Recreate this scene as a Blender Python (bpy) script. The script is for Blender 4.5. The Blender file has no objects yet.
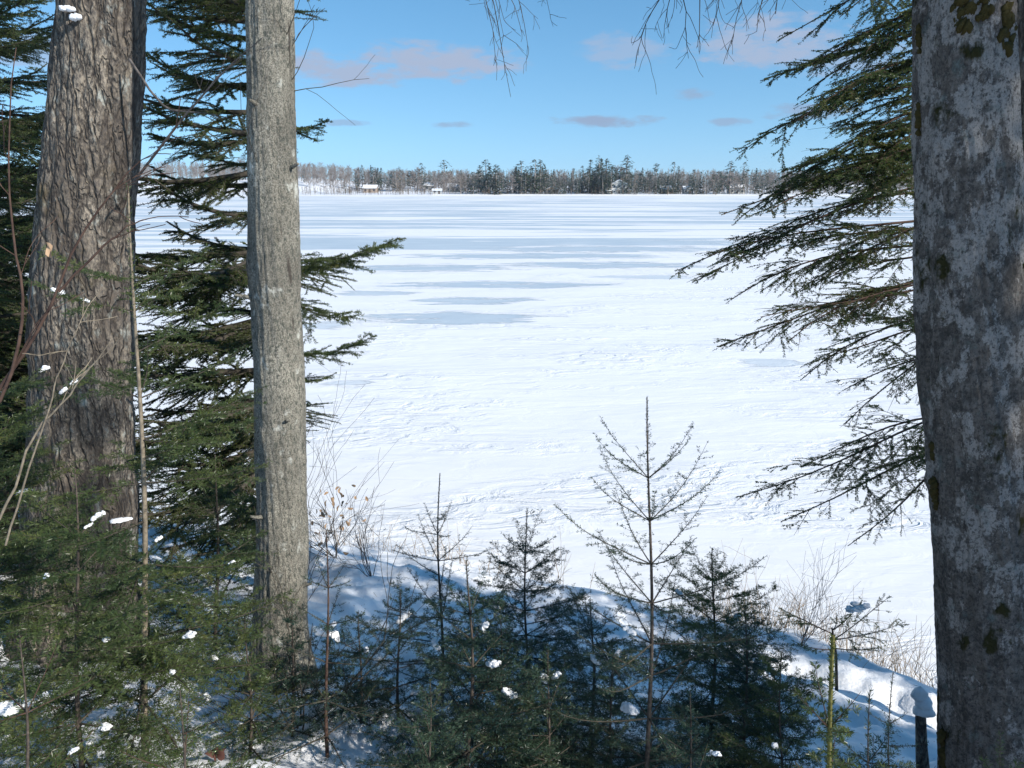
import bpy, math, random
import numpy as np
from mathutils import Vector, Matrix

S = bpy.context.scene
COL = S.collection
R = math.radians

# ------------------------------------------------------------------ camera
CAM = np.array([0.0, 0.0, 5.0])
PITCH = R(14.35)
F = 770.0
cp, sp = math.cos(PITCH), math.sin(PITCH)
cam = bpy.data.cameras.new("camera")
camo = bpy.data.objects.new("camera", cam)
COL.objects.link(camo)
camo.location = CAM
camo.rotation_euler = (math.pi / 2 - PITCH, 0, 0)
cam.sensor_width = 36
cam.lens = F / 1024 * 36
cam.clip_start = 0.05
cam.clip_end = 20000
S.camera = camo


def P(u, v, y):
    """world point seen at pixel u, v at the distance y north of the viewer (measuring aid)"""
    rx, ry = (u - 512) / F, (384 - v) / F
    d = np.array([rx, cp + ry * sp, -sp + ry * cp])
    return CAM + d * (y / d[1])


def proj(p):
    p = np.atleast_2d(np.asarray(p, float)) - CAM
    dep = p[:, 1] * cp - p[:, 2] * sp
    upc = p[:, 1] * sp + p[:, 2] * cp
    dep = np.maximum(dep, 1e-3)
    return np.stack([512 + F * p[:, 0] / dep, 384 - F * upc / dep], 1)


# ------------------------------------------------------------------ noise
def hash2(i, j, seed):
    h = np.sin(i * 127.1 + j * 311.7 + seed * 74.7) * 43758.5453
    return h - np.floor(h)


def vnoise(x, y, seed=0):
    xi, yi = np.floor(x), np.floor(y)
    xf, yf = x - xi, y - yi
    u, v = xf * xf * (3 - 2 * xf), yf * yf * (3 - 2 * yf)
    a, b = hash2(xi, yi, seed), hash2(xi + 1, yi, seed)
    c, d = hash2(xi, yi + 1, seed), hash2(xi + 1, yi + 1, seed)
    return (a * (1 - u) + b * u) * (1 - v) + (c * (1 - u) + d * u) * v


def fbm(x, y, seed=0, o=4):
    s, a, t = 0, 0.5, 0
    for k in range(o):
        s = s + a * vnoise(x * 2 ** k, y * 2 ** k, seed + k * 7)
        t += a
        a *= 0.5
    return s / t


def sstep(a, b, x):
    t = np.clip((x - a) / (b - a), 0, 1)
    return t * t * (3 - 2 * t)


# ------------------------------------------------------------------ ground heights
SHX = [-40, -12, -6, -2.87, 0.61, 3.2, 4.15, 6.5, 12, 40]
SHY = [16, 12.4, 11.0, 10.1, 8.9, 7.7, 6.8, 5.8, 4.8, 3.0]


def shore_y(x):
    return np.interp(x, SHX, SHY)


def ground(x, y):
    x = np.asarray(x, float)
    y = np.asarray(y, float)
    t = shore_y(x) + 0.22 * (vnoise(x * 0.9, y * 0.0 + 3.1, 5) - 0.5) - y
    crest = 0.27 * sstep(-0.35, 0.35, t) - 0.35 * sstep(0.0, -2.5, t)
    slope = np.interp(t, [0.3, 1.8, 9.0, 13, 20, 60], [0, 0.35, 3.10, 3.85, 4.35, 5.1])
    lump = 0.30 * (fbm(x * 1.1, y * 1.1, 11, 3) - 0.5) + 0.24 * (fbm(x * 3.2, y * 3.2, 31, 3) - 0.5)
    return crest + slope + lump * sstep(-0.3, 1.0, t)


def gz(x, y):
    return float(ground(np.array([x]), np.array([y]))[0])


# ------------------------------------------------------------------ mesh building
class MB:
    """collects triangles and quads, built as ONE mesh object"""

    def __init__(self):
        self.V, self.T, self.Q, self.n = [], [], [], 0

    def tris(self, v, f, mat=0):
        self.V.append(np.asarray(v, float))
        f = np.asarray(f, int) + self.n
        self.T.append((f, mat))
        self.n += len(v)

    def quads(self, v, f, mat=0):
        self.V.append(np.asarray(v, float))
        f = np.asarray(f, int) + self.n
        self.Q.append((f, mat))
        self.n += len(v)

    def mesh(self, name, mats, origin=(0, 0, 0), smooth=True):
        me = bpy.data.meshes.new(name)
        V = np.concatenate(self.V) - np.asarray(origin, float)
        me.vertices.add(len(V))
        me.vertices.foreach_set("co", V.astype(np.float32).ravel())
        loops, starts, mi, c = [], [], [], 0
        for f, m in self.Q:
            loops.append(f.ravel())
            starts.append(c + 4 * np.arange(len(f)))
            mi.append(np.full(len(f), m))
            c += 4 * len(f)
        for f, m in self.T:
            loops.append(f.ravel())
            starts.append(c + 3 * np.arange(len(f)))
            mi.append(np.full(len(f), m))
            c += 3 * len(f)
        loops = np.concatenate(loops)
        starts = np.concatenate(starts)
        me.loops.add(len(loops))
        me.loops.foreach_set("vertex_index", loops.astype(np.int32))
        me.polygons.add(len(starts))
        me.polygons.foreach_set("loop_start", starts.astype(np.int32))
        me.polygons.foreach_set("material_index", np.concatenate(mi).astype(np.int32))
        me.polygons.foreach_set("use_smooth", np.full(len(starts), smooth))
        for m in mats:
            me.materials.append(m)
        me.update(calc_edges=True)
        return me

    def build(self, name, mats, parent=None, origin=None, smooth=True):
        if not isinstance(mats, (list, tuple)):
            mats = [mats]
        if origin is None:
            origin = np.array(parent.location) if parent is not None else np.zeros(3)
        me = self.mesh(name, mats, origin, smooth)
        o = bpy.data.objects.new(name, me)
        COL.objects.link(o)
        if parent is not None:
            o.parent = parent
        else:
            o.location = origin
        return o


def tag(o, label=None, cat=None, group=None, kind=None):
    if label:
        o["label"] = label
    if cat:
        o["category"] = cat
    if group:
        o["group"] = group
    if kind:
        o["kind"] = kind
    return o


def thing(name, loc, label, cat, group=None):
    o = bpy.data.objects.new(name, None)
    COL.objects.link(o)
    o.location = [float(a) for a in loc]
    o.empty_display_size = 0.1
    return tag(o, label, cat, group)


def norm(a):
    return a / np.maximum(np.linalg.norm(a, axis=-1, keepdims=True), 1e-9)


def frame_of(d):
    d = norm(d)
    ref = np.where(np.abs(d[..., 2:3]) > 0.9, np.array([1.0, 0, 0]), np.array([0, 0, 1.0]))
    a = norm(np.cross(d, ref))
    return a, np.cross(a, d)


def prisms(mb, p0, p1, r0, r1, mat=0):
    """three-sided twigs, all at once"""
    p0, p1 = np.asarray(p0), np.asarray(p1)
    n = len(p0)
    if n == 0:
        return
    a, b = frame_of(p1 - p0)
    vs = []
    for p, r in ((p0, r0), (p1, r1)):
        for k in range(3):
            an = k * 2 * math.pi / 3
            vs.append(p + (a * math.cos(an) + b * math.sin(an)) * np.reshape(r, (-1, 1)))
    V = np.stack(vs, 1).reshape(-1, 3)
    base = 6 * np.arange(n)[:, None]
    q = np.array([[0, 1, 4, 3], [1, 2, 5, 4], [2, 0, 3, 5]])
    f = (base[:, :, None] + q[None]).reshape(-1, 4)
    mb.quads(V, f, mat)


def tube(mb, pts, rad, sides=8, mat=0, cap=True):
    pts = np.asarray(pts, float)
    rad = np.broadcast_to(np.asarray(rad, float), (len(pts),))
    d = np.gradient(pts, axis=0)
    d = norm(d)
    a = np.cross(d[0], [0.3, 0.2, 1.0] if abs(d[0][2]) < 0.8 else [1.0, 0.1, 0])
    a /= np.linalg.norm(a)
    rings = []
    for i in range(len(pts)):
        a = a - d[i] * a.dot(d[i])
        a /= np.linalg.norm(a)
        b = np.cross(d[i], a)
        an = np.arange(sides) * 2 * math.pi / sides
        rings.append(pts[i] + rad[i] * (np.cos(an)[:, None] * a + np.sin(an)[:, None] * b))
    V = np.concatenate(rings)
    f = []
    n = len(pts)
    i = np.arange(n - 1)[:, None] * sides
    k = np.arange(sides)[None]
    k2 = (k + 1) % sides
    f = np.stack([i + k, i + k2, i + sides + k2, i + sides + k], -1).reshape(-1, 4)
    mb.quads(V, f, mat)
    if cap:
        tip = pts[-1] + d[-1] * rad[-1] * 0.6
        vv = np.concatenate([rings[-1], tip[None]])
        mb.tris(vv, [[j, (j + 1) % sides, sides] for j in range(sides)], mat)


def needles(mb, rng, p0, p1, dens, ln, w, flat=0.6, ang=60, mat=1):
    """needles along shoots p0-p1: dens per metre, length ln, base width w; flat = how far they lie in one plane"""
    p0, p1 = np.asarray(p0), np.asarray(p1)
    if len(p0) == 0:
        return
    d = p1 - p0
    L = np.linalg.norm(d, axis=1)
    cnt = rng.poisson(L * dens)
    idx = np.repeat(np.arange(len(p0)), cnt)
    n = len(idx)
    if n == 0:
        return
    t = rng.random(n)
    a, b = frame_of(d)               # a horizontal-ish, b up-ish
    ax = norm(d)[idx]
    o = p0[idx] + d[idx] * t[:, None]
    sgn = np.where(rng.random(n) < 0.5, 0.0, math.pi)
    phi = np.where(rng.random(n) < flat, sgn + rng.normal(0, 0.35, n), rng.random(n) * 2 * math.pi)
    rad = a[idx] * np.cos(phi)[:, None] + b[idx] * np.sin(phi)[:, None]
    an = np.radians(rng.normal(ang, 10, n))
    dr = ax * np.cos(an)[:, None] + rad * np.sin(an)[:, None]
    tip = o + dr * (ln * rng.uniform(0.7, 1.15, n))[:, None]
    sd = norm(np.cross(dr, rng.normal(0, 1, (n, 3))))
    hw = (w * rng.uniform(0.8, 1.2, n) * 0.5)[:, None]
    mid = o * 0.45 + tip * 0.55
    V = np.stack([o, mid + sd * hw, tip, mid - sd * hw], 1).reshape(-1, 3)
    f = np.arange(4 * n).reshape(-1, 4)
    mb.quads(V, f, mat)


# ------------------------------------------------------------------ conifer boughs
def curve_pts(p0, d, L, sag, tipup, n=9, wob=0.03, rng=None):
    t = np.linspace(0, 1, n)
    d = np.asarray(d, float) / np.linalg.norm(d)
    p = np.asarray(p0) + d * (L * t)[:, None]
    p[:, 2] += -sag * L * t ** 2 + tipup * L * t ** 3.5
    if rng is not None:
        side = np.cross(d, [0, 0, 1.0])
        side /= max(np.linalg.norm(side), 1e-6)
        p += side * (wob * L * np.sin(t * 3 + rng.random() * 6) * t)[:, None]
        p[:, 2] += wob * 0.6 * L * np.sin(t * 4 + rng.random() * 6) * t
    return p


def sample_poly(pts, s):
    seg = np.linalg.norm(np.diff(pts, axis=0), axis=1)
    cum = np.concatenate([[0], np.cumsum(seg)])
    out = np.stack([np.interp(s, cum, pts[:, k]) for k in range(3)], 1)
    e = 1e-3
    out2 = np.stack([np.interp(np.minimum(s + e, cum[-1]), cum, pts[:, k]) for k in range(3)], 1)
    out1 = np.stack([np.interp(np.maximum(s - e, 0), cum, pts[:, k]) for k in range(3)], 1)
    return out, norm(out2 - out1), cum[-1]


def laterals(rng, st, dr, pl, L, ang, sag, lift, jang=8):
    """curved side shoots from starts st, parent dirs dr, in-plane side vectors pl -> K=3 segments each"""
    a = np.radians(rng.normal(ang, jang, len(st)))[:, None]
    d = norm(dr * np.cos(a) + pl * np.sin(a) + rng.normal(0, 0.09, (len(st), 3)) + np.array([0, 0, lift]))
    pts = []
    for t in (0, 0.35, 0.7, 1.0):
        p = st + d * (L * t)[:, None] + dr * (0.12 * L * t * t)[:, None]
        p[:, 2] -= sag * L * t * t
        pts.append(p)
    return pts, d


def make_bough(mb, rng, axis, rad, sp, o):
    """one bough: curved axis with side sprays in up to three orders.  o: settings; wood -> slot 0, needles -> slot 1"""
    tube(mb, axis, np.linspace(rad, rad * 0.25, len(axis)), 5, 0)
    _, _, L = sample_poly(axis, np.array([0.0]))
    nd0, nd1 = [], []
    ss = np.linspace(o.get('bare', 0.15) * L, L, 12)
    pp, _, _ = sample_poly(axis, ss)
    nd0.append(pp[:-1]); nd1.append(pp[1:])
    up = np.array([0, 0, 1.0])
    twist = o.get('twist', 0.3)
    wild = o.get('wild', 0.35)
    s1 = np.arange(o.get('first', 0.14) * L, L * 0.985, sp)
    s1 = np.repeat(s1, 2) + rng.normal(0, sp * 0.3, 2 * len(s1))
    s1 = np.clip(s1, 0.02 * L, L * 0.99)
    keep = rng.random(len(s1)) < o.get('keep', 0.9)
    sg = np.tile([1.0, -1.0], len(s1) // 2)[keep]
    s1 = s1[keep]
    if len(s1):
        st, dr, _ = sample_poly(axis, s1)
        t = s1 / L
        prof = (1 - t) ** o.get('pow', 0.75) * np.minimum(1, 0.35 + t / o.get('rise', 0.3)) + 0.10
        L1 = o['lat'] * prof * np.clip(rng.normal(0.9, wild, len(t)), 0.2, 1.7)
        side = norm(np.cross(dr, up + rng.normal(0, twist, (len(dr), 3)))) * sg[:, None]
        lv = [(o.get('sp2', sp), o.get('r2', 0.42), o.get('keep2', 0.85), 0.17, 0.05)]
        if o.get('sp3'):
            lv.append((o['sp3'], o.get('r3', 0.4), o.get('keep3', 0.8), 0.13, 0.03))
        frac = 0.30
        for li in range(len(lv) + 1):
            pts, _ = laterals(rng, st, dr, side, L1, o.get('ang', 52) - 2 * li, o.get('sag1', 0.12), o.get('lift', 0.0) if li == 0 else 0.0, o.get('jang', 10))
            r1 = np.full(len(L1), max(rad * frac, o.get('rmin', 0.0007)))
            if li == 0 or (li == 1 and len(lv) > 1):
                for k in range(3):
                    prisms(mb, pts[k], pts[k + 1], r1 * (1 - 0.25 * k), r1 * (1 - 0.25 * (k + 1)), 0)
                    nd0.append(pts[k]); nd1.append(pts[k + 1])
            else:
                prisms(mb, pts[0], pts[3], r1, r1 * 0.5, 0)
                nd0.append(pts[0]); nd1.append(pts[3])
            if li == len(lv):
                break
            sp2, rat, kp, frac, lmin = lv[li]
            m = np.where(L1 > lmin, np.maximum(0, (L1 * 0.85 / sp2).astype(int)) * 2, 0)
            idx = np.repeat(np.arange(len(L1)), m)
            if len(idx) == 0:
                break
            j = np.concatenate([np.arange(q) for q in m])
            tt = np.clip((j // 2 + 0.7 + rng.normal(0, 0.25, len(j))) * sp2 / L1[idx], 0.05, 0.97)
            a0 = np.where(tt < 0.35, 0, np.where(tt < 0.7, 1, 2))
            kn = np.array([0, 0.35, 0.7, 1.0])
            PT = np.stack(pts)
            w = ((tt - kn[a0]) / (kn[a0 + 1] - kn[a0]))[:, None]
            st = PT[a0, idx] * (1 - w) + PT[a0 + 1, idx] * w
            dr = norm(PT[a0 + 1, idx] - PT[a0, idx])
            side = norm(np.cross(dr, up + rng.normal(0, twist, (len(idx), 3)))) * np.where(j % 2 == 0, 1.0, -1.0)[:, None]
            L1 = L1[idx] * rat * (1 - tt) ** 0.6 * np.clip(rng.normal(0.9, wild, len(idx)), 0.25, 1.6) + 0.012
            kk = rng.random(len(idx)) < kp
            st, dr, side, L1 = st[kk], dr[kk], side[kk], L1[kk]
    nd0, nd1 = np.concatenate(nd0), np.concatenate(nd1)
    if o.get('dens', 0) > 0:
        g = rng.random(len(nd0)) < o.get('cover', 1.0)
        needles(mb, rng, nd0[g], nd1[g], o['dens'], o['nl'], o['nw'], o.get('flat', 0.65), o.get('nang', 60))


ALL_AXES = []      # bough axes, so that snow can be laid on them


def stem_points(base, top, bend=0.02, n=12, rng=None):
    t = np.linspace(0, 1, n)[:, None]
    p = np.asarray(base) * (1 - t) + np.asarray(top) * t
    L = np.linalg.norm(np.asarray(top) - np.asarray(base))
    if rng is not None:
        ph = rng.random(2) * 6
        p[:, 0] += (bend * L * np.sin(t * 4 + ph[0]) * t * (1 - t) * 2).ravel()
        p[:, 1] += (bend * L * np.sin(t * 4 + ph[1]) * t * (1 - t) * 2).ravel()
    return p


def fir(name, label, cat, group, base, top, r0, seed, o, whorl=0.12, per=5, prof=None, zlo=0.05, M=None, root_name=None, inter=0.5):
    """conifer with a tapered stem and every bough a part.  prof(t): bough length at height share t"""
    rng = np.random.default_rng(seed)
    base = np.asarray(base, float); top = np.asarray(top, float)
    root = thing(name, base, label, cat, group)
    sp_ = stem_points(base - np.array([0, 0, 0.15]), top, o.get('bend', 0.02), 16, rng)
    H = np.linalg.norm(top - base)
    mb = MB()
    tube(mb, sp_, np.linspace(1, o.get('tipr', 0.12), 16) * r0, o.get('sides', 8), 0)
    # needles straight on the young leader
    if o.get('leader', 0.25) > 0:
        k = sp_[-max(2, int(16 * o.get('leader', 0.25))):]
        mid = (k[1:])
        needles(mb, rng, k[:-1], k[1:], o['dens'] * 0.7, o['nl'], o['nw'], 0.0, 45)
    mb.build('trunk' if H > 3 else 'stem', [M['bark'], M['needle']], root)
    heights = []
    h = zlo * H
    while h < H * (0.86 if H < 3 else 0.93):
        heights.append((h, per))
        if inter and rng.random() < inter:
            heights.append((h + whorl * rng.uniform(0.35, 0.65), max(1, per // 2)))
        h += whorl * rng.uniform(0.8, 1.2)
    for (h, n) in heights:
        t = h / H
        c, d, _ = sample_poly(sp_, np.array([h + 0.15]))
        c = c[0]
        a0 = rng.random() * 6.28
        for k in range(n):
            if rng.random() > o.get('bkeep', 0.95):
                continue
            az = a0 + k * 6.283 / n + rng.normal(0, 0.22)
            L = prof(t) * rng.uniform(0.72, 1.15)
            if math.cos(az) > -0.08 and rng.random() < o.get('right', 0):
                continue
            el = o['el0'] + (o['el1'] - o['el0']) * t + rng.normal(0, 5)
            el = R(el)
            dv = np.array([math.cos(az) * math.cos(el), math.sin(az) * math.cos(el), math.sin(el)])
            ax = curve_pts(c, dv, L, o.get('sag', 0.12) * (1 - t * 0.6), o.get('tipup', 0.15), 9, 0.03, rng)
            uv = proj(ax[[0, 4, 8]])
            if o.get('cull', True) and ((uv[:, 0] < -260).all() or (uv[:, 1] > 1100).all()):
                continue
            mb = MB()
            make_bough(mb, rng, ax, max(0.0018, r0 * 0.30 * (1 - t) + 0.0016), o['sp'] , {**o, 'lat': o['lat'] * L})
            b = mb.build('bough', [M['twig'], M['needle']], root)
            ALL_AXES.append((name, ax))
    return root, sp_


# ------------------------------------------------------------------ materials
def new_mat(name):
    m = bpy.data.materials.new(name)
    m.use_nodes = True
    nt = m.node_tree
    b = nt.nodes['Principled BSDF']
    return m, nt, b


class NT:
    def __init__(self, nt):
        self.nt = nt

    def __call__(self, typ, **kw):
        n = self.nt.nodes.new(typ)
        for k, v in kw.items():
            if k in ('inputs',):
                for a, b in v.items():
                    if isinstance(b, bpy.types.NodeSocket):
                        self.nt.links.new(b, n.inputs[a])
                    else:
                        n.inputs[a].default_value = b
            else:
                setattr(n, k, v)
        return n

    def math(self, op, a, b=None, c=None, clamp=False):
        n = self.nt.nodes.new('ShaderNodeMath')
        n.operation = op
        n.use_clamp = clamp
        for i, x in enumerate((a, b, c)):
            if x is None:
                continue
            if isinstance(x, bpy.types.NodeSocket):
                self.nt.links.new(x, n.inputs[i])
            else:
                n.inputs[i].default_value = x
        return n.outputs[0]

    def ramp(self, fac, stops, interp='LINEAR'):
        n = self.nt.nodes.new('ShaderNodeValToRGB')
        n.color_ramp.interpolation = interp
        el = n.color_ramp.elements
        while len(el) < len(stops):
            el.new(0.5)
        for e, (p, c) in zip(el, stops):
            e.position = p
            e.color = (c, c, c, 1) if not hasattr(c, '__len__') else (*c, 1)
        self.nt.links.new(fac, n.inputs[0])
        return n.outputs[0]

    def mix(self, fac, a, b, mode='MIX'):
        n = self.nt.nodes.new('ShaderNodeMix')
        n.data_type = 'RGBA'
        n.blend_type = mode
        for s, x in ((n.inputs[0], fac), (n.inputs[6], a), (n.inputs[7], b)):
            if isinstance(x, bpy.types.NodeSocket):
                self.nt.links.new(x, s)
            elif hasattr(x, '__len__'):
                s.default_value = (*x, 1)
            else:
                s.default_value = x
        return n.outputs[2]

    def link(self, a, b):
        self.nt.links.new(a, b)

    def noise(self, vec, scale, detail=4, rough=0.55, dist=0.0):
        n = self.nt.nodes.new('ShaderNodeTexNoise')
        n.inputs['Scale'].default_value = scale
        n.inputs['Detail'].default_value = detail
        n.inputs['Roughness'].default_value = rough
        n.inputs['Distortion'].default_value = dist
        self.nt.links.new(vec, n.inputs['Vector'])
        return n.outputs['Fac']

    def mapped(self, scale=(1, 1, 1), loc=(0, 0, 0), coord='Object'):
        tc = self.nt.nodes.new('ShaderNodeTexCoord')
        mp = self.nt.nodes.new('ShaderNodeMapping')
        mp.inputs['Scale'].default_value = scale
        mp.inputs['Location'].default_value = loc
        self.nt.links.new(tc.outputs[coord], mp.inputs[0])
        return mp.outputs[0]


def needle_mat(name, dark, light, tip, trans=0.25):
    m, nt, b = new_mat(name)
    N = NT(nt)
    geo = N('ShaderNodeNewGeometry')
    n1 = N.noise(geo.outputs['Position'], 2.2, 3)
    n2 = N.noise(geo.outputs['Position'], 9.0, 2)
    c = N.mix(N.ramp(n1, [(0.35, 0.0), (0.65, 1.0)]), dark, light)
    c = N.mix(N.ramp(n2, [(0.55, 0.0), (0.72, 1.0)]), c, tip)
    N.link(c, b.inputs['Base Color'])
    b.inputs['Roughness'].default_value = 0.38
    b.inputs['Specular IOR Level'].default_value = 0.5
    tr = N('ShaderNodeBsdfTranslucent')
    N.link(c, tr.inputs[0])
    mx = N('ShaderNodeMixShader', inputs={0: trans})
    N.link(b.outputs[0], mx.inputs[1]); N.link(tr.outputs[0], mx.inputs[2])
    out = nt.nodes['Material Output']
    N.link(mx.outputs[0], out.inputs[0])
    return m


def wood_mat(name, c1, c2, scale=30, rough=0.85):
    m, nt, b = new_mat(name)
    N = NT(nt)
    geo = N('ShaderNodeNewGeometry')
    n = N.noise(geo.outputs['Position'], scale, 4)
    N.link(N.mix(N.ramp(n, [(0.35, 0.0), (0.65, 1.0)]), c1, c2), b.inputs['Base Color'])
    b.inputs['Roughness'].default_value = rough
    b.inputs['Specular IOR Level'].default_value = 0.2
    return m


def bark_furrowed():
    m, nt, b = new_mat('furrowed_bark')
    N = NT(nt)
    v = N.mapped((1, 1, 0.16))
    warp = N.noise(N.mapped((1, 1, 0.5)), 9, 3)
    add = N('ShaderNodeVectorMath', operation='MULTIPLY_ADD')
    N.link(warp, add.inputs[0]); add.inputs[1].default_value = (0.09, 0.09, 0.02); N.link(v, add.inputs[2])
    vo = N('ShaderNodeTexVoronoi', feature='DISTANCE_TO_EDGE')
    vo.inputs['Scale'].default_value = 19
    N.link(add.outputs[0], vo.inputs['Vector'])
    edge = N.ramp(vo.outputs['Distance'], [(0.0, 0.0), (0.16, 0.75), (0.4, 1.0)])
    vo2 = N('ShaderNodeTexVoronoi', feature='DISTANCE_TO_EDGE')
    vo2.inputs['Scale'].default_value = 9
    vz = N.mapped((1, 1, 0.34), (3, 1, 2))
    add2 = N('ShaderNodeVectorMath', operation='MULTIPLY_ADD')
    N.link(warp, add2.inputs[0]); add2.inputs[1].default_value = (0.25, 0.25, 0.1); N.link(vz, add2.inputs[2])
    N.link(add2.outputs[0], vo2.inputs['Vector'])
    crack = N.ramp(vo2.outputs['Distance'], [(0.0, 0.0), (0.03, 0.2), (0.08, 1.0)])
    fine = N.noise(N.mapped((1, 1, 0.45)), 95, 5, 0.7)
    flake = N.noise(N.mapped((1, 1, 0.5)), 34, 3, 0.6)
    h = N.math('MULTIPLY', edge, N.math('MULTIPLY_ADD', crack, 0.75, 0.25))
    h = N.math('ADD', h, N.math('MULTIPLY', fine, 0.35))
    h = N.math('ADD', h, N.math('MULTIPLY', flake, 0.5))
    big = N.noise(N.mapped((1, 1, 0.4)), 5, 4, 0.6)
    plate = N.mix(N.ramp(big, [(0.38, 0.0), (0.62, 1.0)]), (0.13, 0.105, 0.082), (0.36, 0.31, 0.245))
    plate = N.mix(N.ramp(fine, [(0.42, 0.0), (0.6, 1.0)]), (0.10, 0.088, 0.078), plate)
    plate = N.mix(N.ramp(N.noise(N.mapped((1, 1, 0.6), (5, 5, 5)), 13, 5, 0.65), [(0.58, 0.0), (0.68, 0.7)]), plate, (0.40, 0.42, 0.38))
    plate = N.mix(N.ramp(N.noise(N.mapped((1, 1, 0.7), (9, 2, 5)), 4, 5, 0.7), [(0.60, 0.0), (0.72, 0.75)]), plate, (0.09, 0.07, 0.035))
    c = N.mix(N.ramp(h, [(0.25, 0.0), (0.85, 1.0)]), (0.030, 0.025, 0.023), plate)
    N.link(c, b.inputs['Base Color'])
    b.inputs['Roughness'].default_value = 0.9
    b.inputs['Specular IOR Level'].default_value = 0.15
    bp = N('ShaderNodeBump', inputs={'Strength': 1.0, 'Distance': 0.026, 'Height': h})
    N.link(bp.outputs[0], b.inputs['Normal'])
    return m


def bark_grainy():
    m, nt, b = new_mat('grainy_grey_bark')
    N = NT(nt)
    fine = N.noise(N.mapped((1, 1, 0.75)), 190, 4, 0.7)
    mid = N.noise(N.mapped((1, 1, 0.5)), 70, 5, 0.7)
    big = N.noise(N.mapped((1, 1, 0.5)), 6, 4, 0.6)
    lich = N.noise(N.mapped((1, 1, 0.8), (2, 7, 3)), 10, 6, 0.7)
    scar = N.noise(N.mapped((1, 1, 0.14), (4, 4, 4)), 16, 4, 0.6)
    c = N.mix(N.ramp(big, [(0.35, 0.0), (0.65, 1.0)]), (0.22, 0.205, 0.170), (0.40, 0.375, 0.31))
    c = N.mix(N.ramp(fine, [(0.37, 0.0), (0.58, 1.0)]), (0.075, 0.068, 0.056), c)
    c = N.mix(N.ramp(mid, [(0.38, 0.85), (0.50, 0.0)]), c, (0.06, 0.068, 0.058))
    c = N.mix(N.ramp(lich, [(0.58, 0.0), (0.68, 0.8)]), c, (0.58, 0.58, 0.52))
    c = N.mix(N.ramp(scar, [(0.30, 0.8), (0.36, 0.0)]), c, (0.05, 0.04, 0.035))
    N.link(c, b.inputs['Base Color'])
    b.inputs['Roughness'].default_value = 0.9
    b.inputs['Specular IOR Level'].default_value = 0.15
    h = N.math('ADD', N.math('MULTIPLY', fine, 0.6), N.math('MULTIPLY', mid, 0.9))
    bp = N('ShaderNodeBump', inputs={'Strength': 1.0, 'Distance': 0.009, 'Height': h})
    N.link(bp.outputs[0], b.inputs['Normal'])
    return m


def bark_lichen():
    m, nt, b = new_mat('lichened_smooth_bark')
    N = NT(nt)
    fine = N.noise(N.mapped((1, 1, 0.7)), 130, 5, 0.75)
    mid = N.noise(N.mapped((1, 1, 0.7)), 38, 6, 0.75, 0.1)
    patch = N.noise(N.mapped((1, 1, 0.62), (1, 0, 3)), 7.0, 8, 0.72, 0.1)
    tcz = N('ShaderNodeTexCoord')
    zz = N('ShaderNodeSeparateXYZ', inputs={0: tcz.outputs['Object']}).outputs[2]
    patch = N.math('MULTIPLY_ADD', N.math('SUBTRACT', N.math('MINIMUM', zz, 3.6), 2.0), 0.035, patch)
    speck = N.noise(N.mapped((1, 1, 0.8), (3, 1, 3)), 70, 4, 0.7)
    patch2 = N.noise(N.mapped((1, 1, 0.8), (6, 3, 1)), 13, 8, 0.75, 0.1)
    moss = N.noise(N.mapped((1, 1, 0.6), (2, 8, 4.3)), 6.0, 5, 0.62)
    c = N.mix(N.ramp(mid, [(0.36, 0.0), (0.62, 1.0)]), (0.085, 0.076, 0.068), (0.21, 0.19, 0.172))
    c = N.mix(N.ramp(patch, [(0.515, 0.0), (0.54, 0.8)]), c, (0.385, 0.365, 0.345))
    c = N.mix(N.ramp(patch2, [(0.54, 0.0), (0.60, 0.7)]), c, (0.05, 0.048, 0.045))
    c = N.mix(N.ramp(N.noise(N.mapped((1, 1, 1), (3, 3, 9)), 11, 6, 0.7), [(0.57, 0.0), (0.66, 0.6)]), c, (0.15, 0.19, 0.18))
    c = N.mix(N.ramp(speck, [(0.38, 0.8), (0.47, 0.0)]), c, (0.05, 0.046, 0.044))
    c = N.mix(N.ramp(fine, [(0.36, 0.55), (0.5, 0.0)]), c, (0.06, 0.055, 0.05))
    c = N.mix(N.ramp(moss, [(0.61, 0.0), (0.66, 1.0)]), c, (0.035, 0.034, 0.012))
    N.link(c, b.inputs['Base Color'])
    b.inputs['Roughness'].default_value = 0.9
    b.inputs['Specular IOR Level'].default_value = 0.15
    h = N.math('ADD', N.math('MULTIPLY', fine, 0.5), N.math('MULTIPLY', mid, 1.0))
    h = N.math('ADD', h, N.math('MULTIPLY', N.ramp(moss, [(0.63, 0.0), (0.72, 1.0)]), 1.2))
    bp = N('ShaderNodeBump', inputs={'Strength': 1.0, 'Distance': 0.020, 'Height': h})
    N.link(bp.outputs[0], b.inputs['Normal'])
    return m


def snow_mat():
    m, nt, b = new_mat('snow')
    N = NT(nt)
    geo = N('ShaderNodeNewGeometry')
    n = N.noise(geo.outputs['Position'], 6, 6, 0.6)
    n2 = N.noise(geo.outputs['Position'], 45, 4, 0.6)
    N.link(N.mix(n, (0.76, 0.765, 0.78), (0.80, 0.80, 0.80)), b.inputs['Base Color'])
    b.inputs['Roughness'].default_value = 0.65
    b.inputs['Specular IOR Level'].default_value = 0.25
    h = N.math('ADD', N.math('MULTIPLY', n, 1.0), N.math('MULTIPLY', n2, 0.15))
    bp = N('ShaderNodeBump', inputs={'Strength': 0.6, 'Distance': 0.05, 'Height': h})
    N.link(bp.outputs[0], b.inputs['Normal'])
    return m


def Pz(u, v):
    """point of the ice sheet seen at pixel u, v"""
    d = P(u, v, 1.0) - CAM
    return CAM + d * (-5.0 / d[2])


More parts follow.
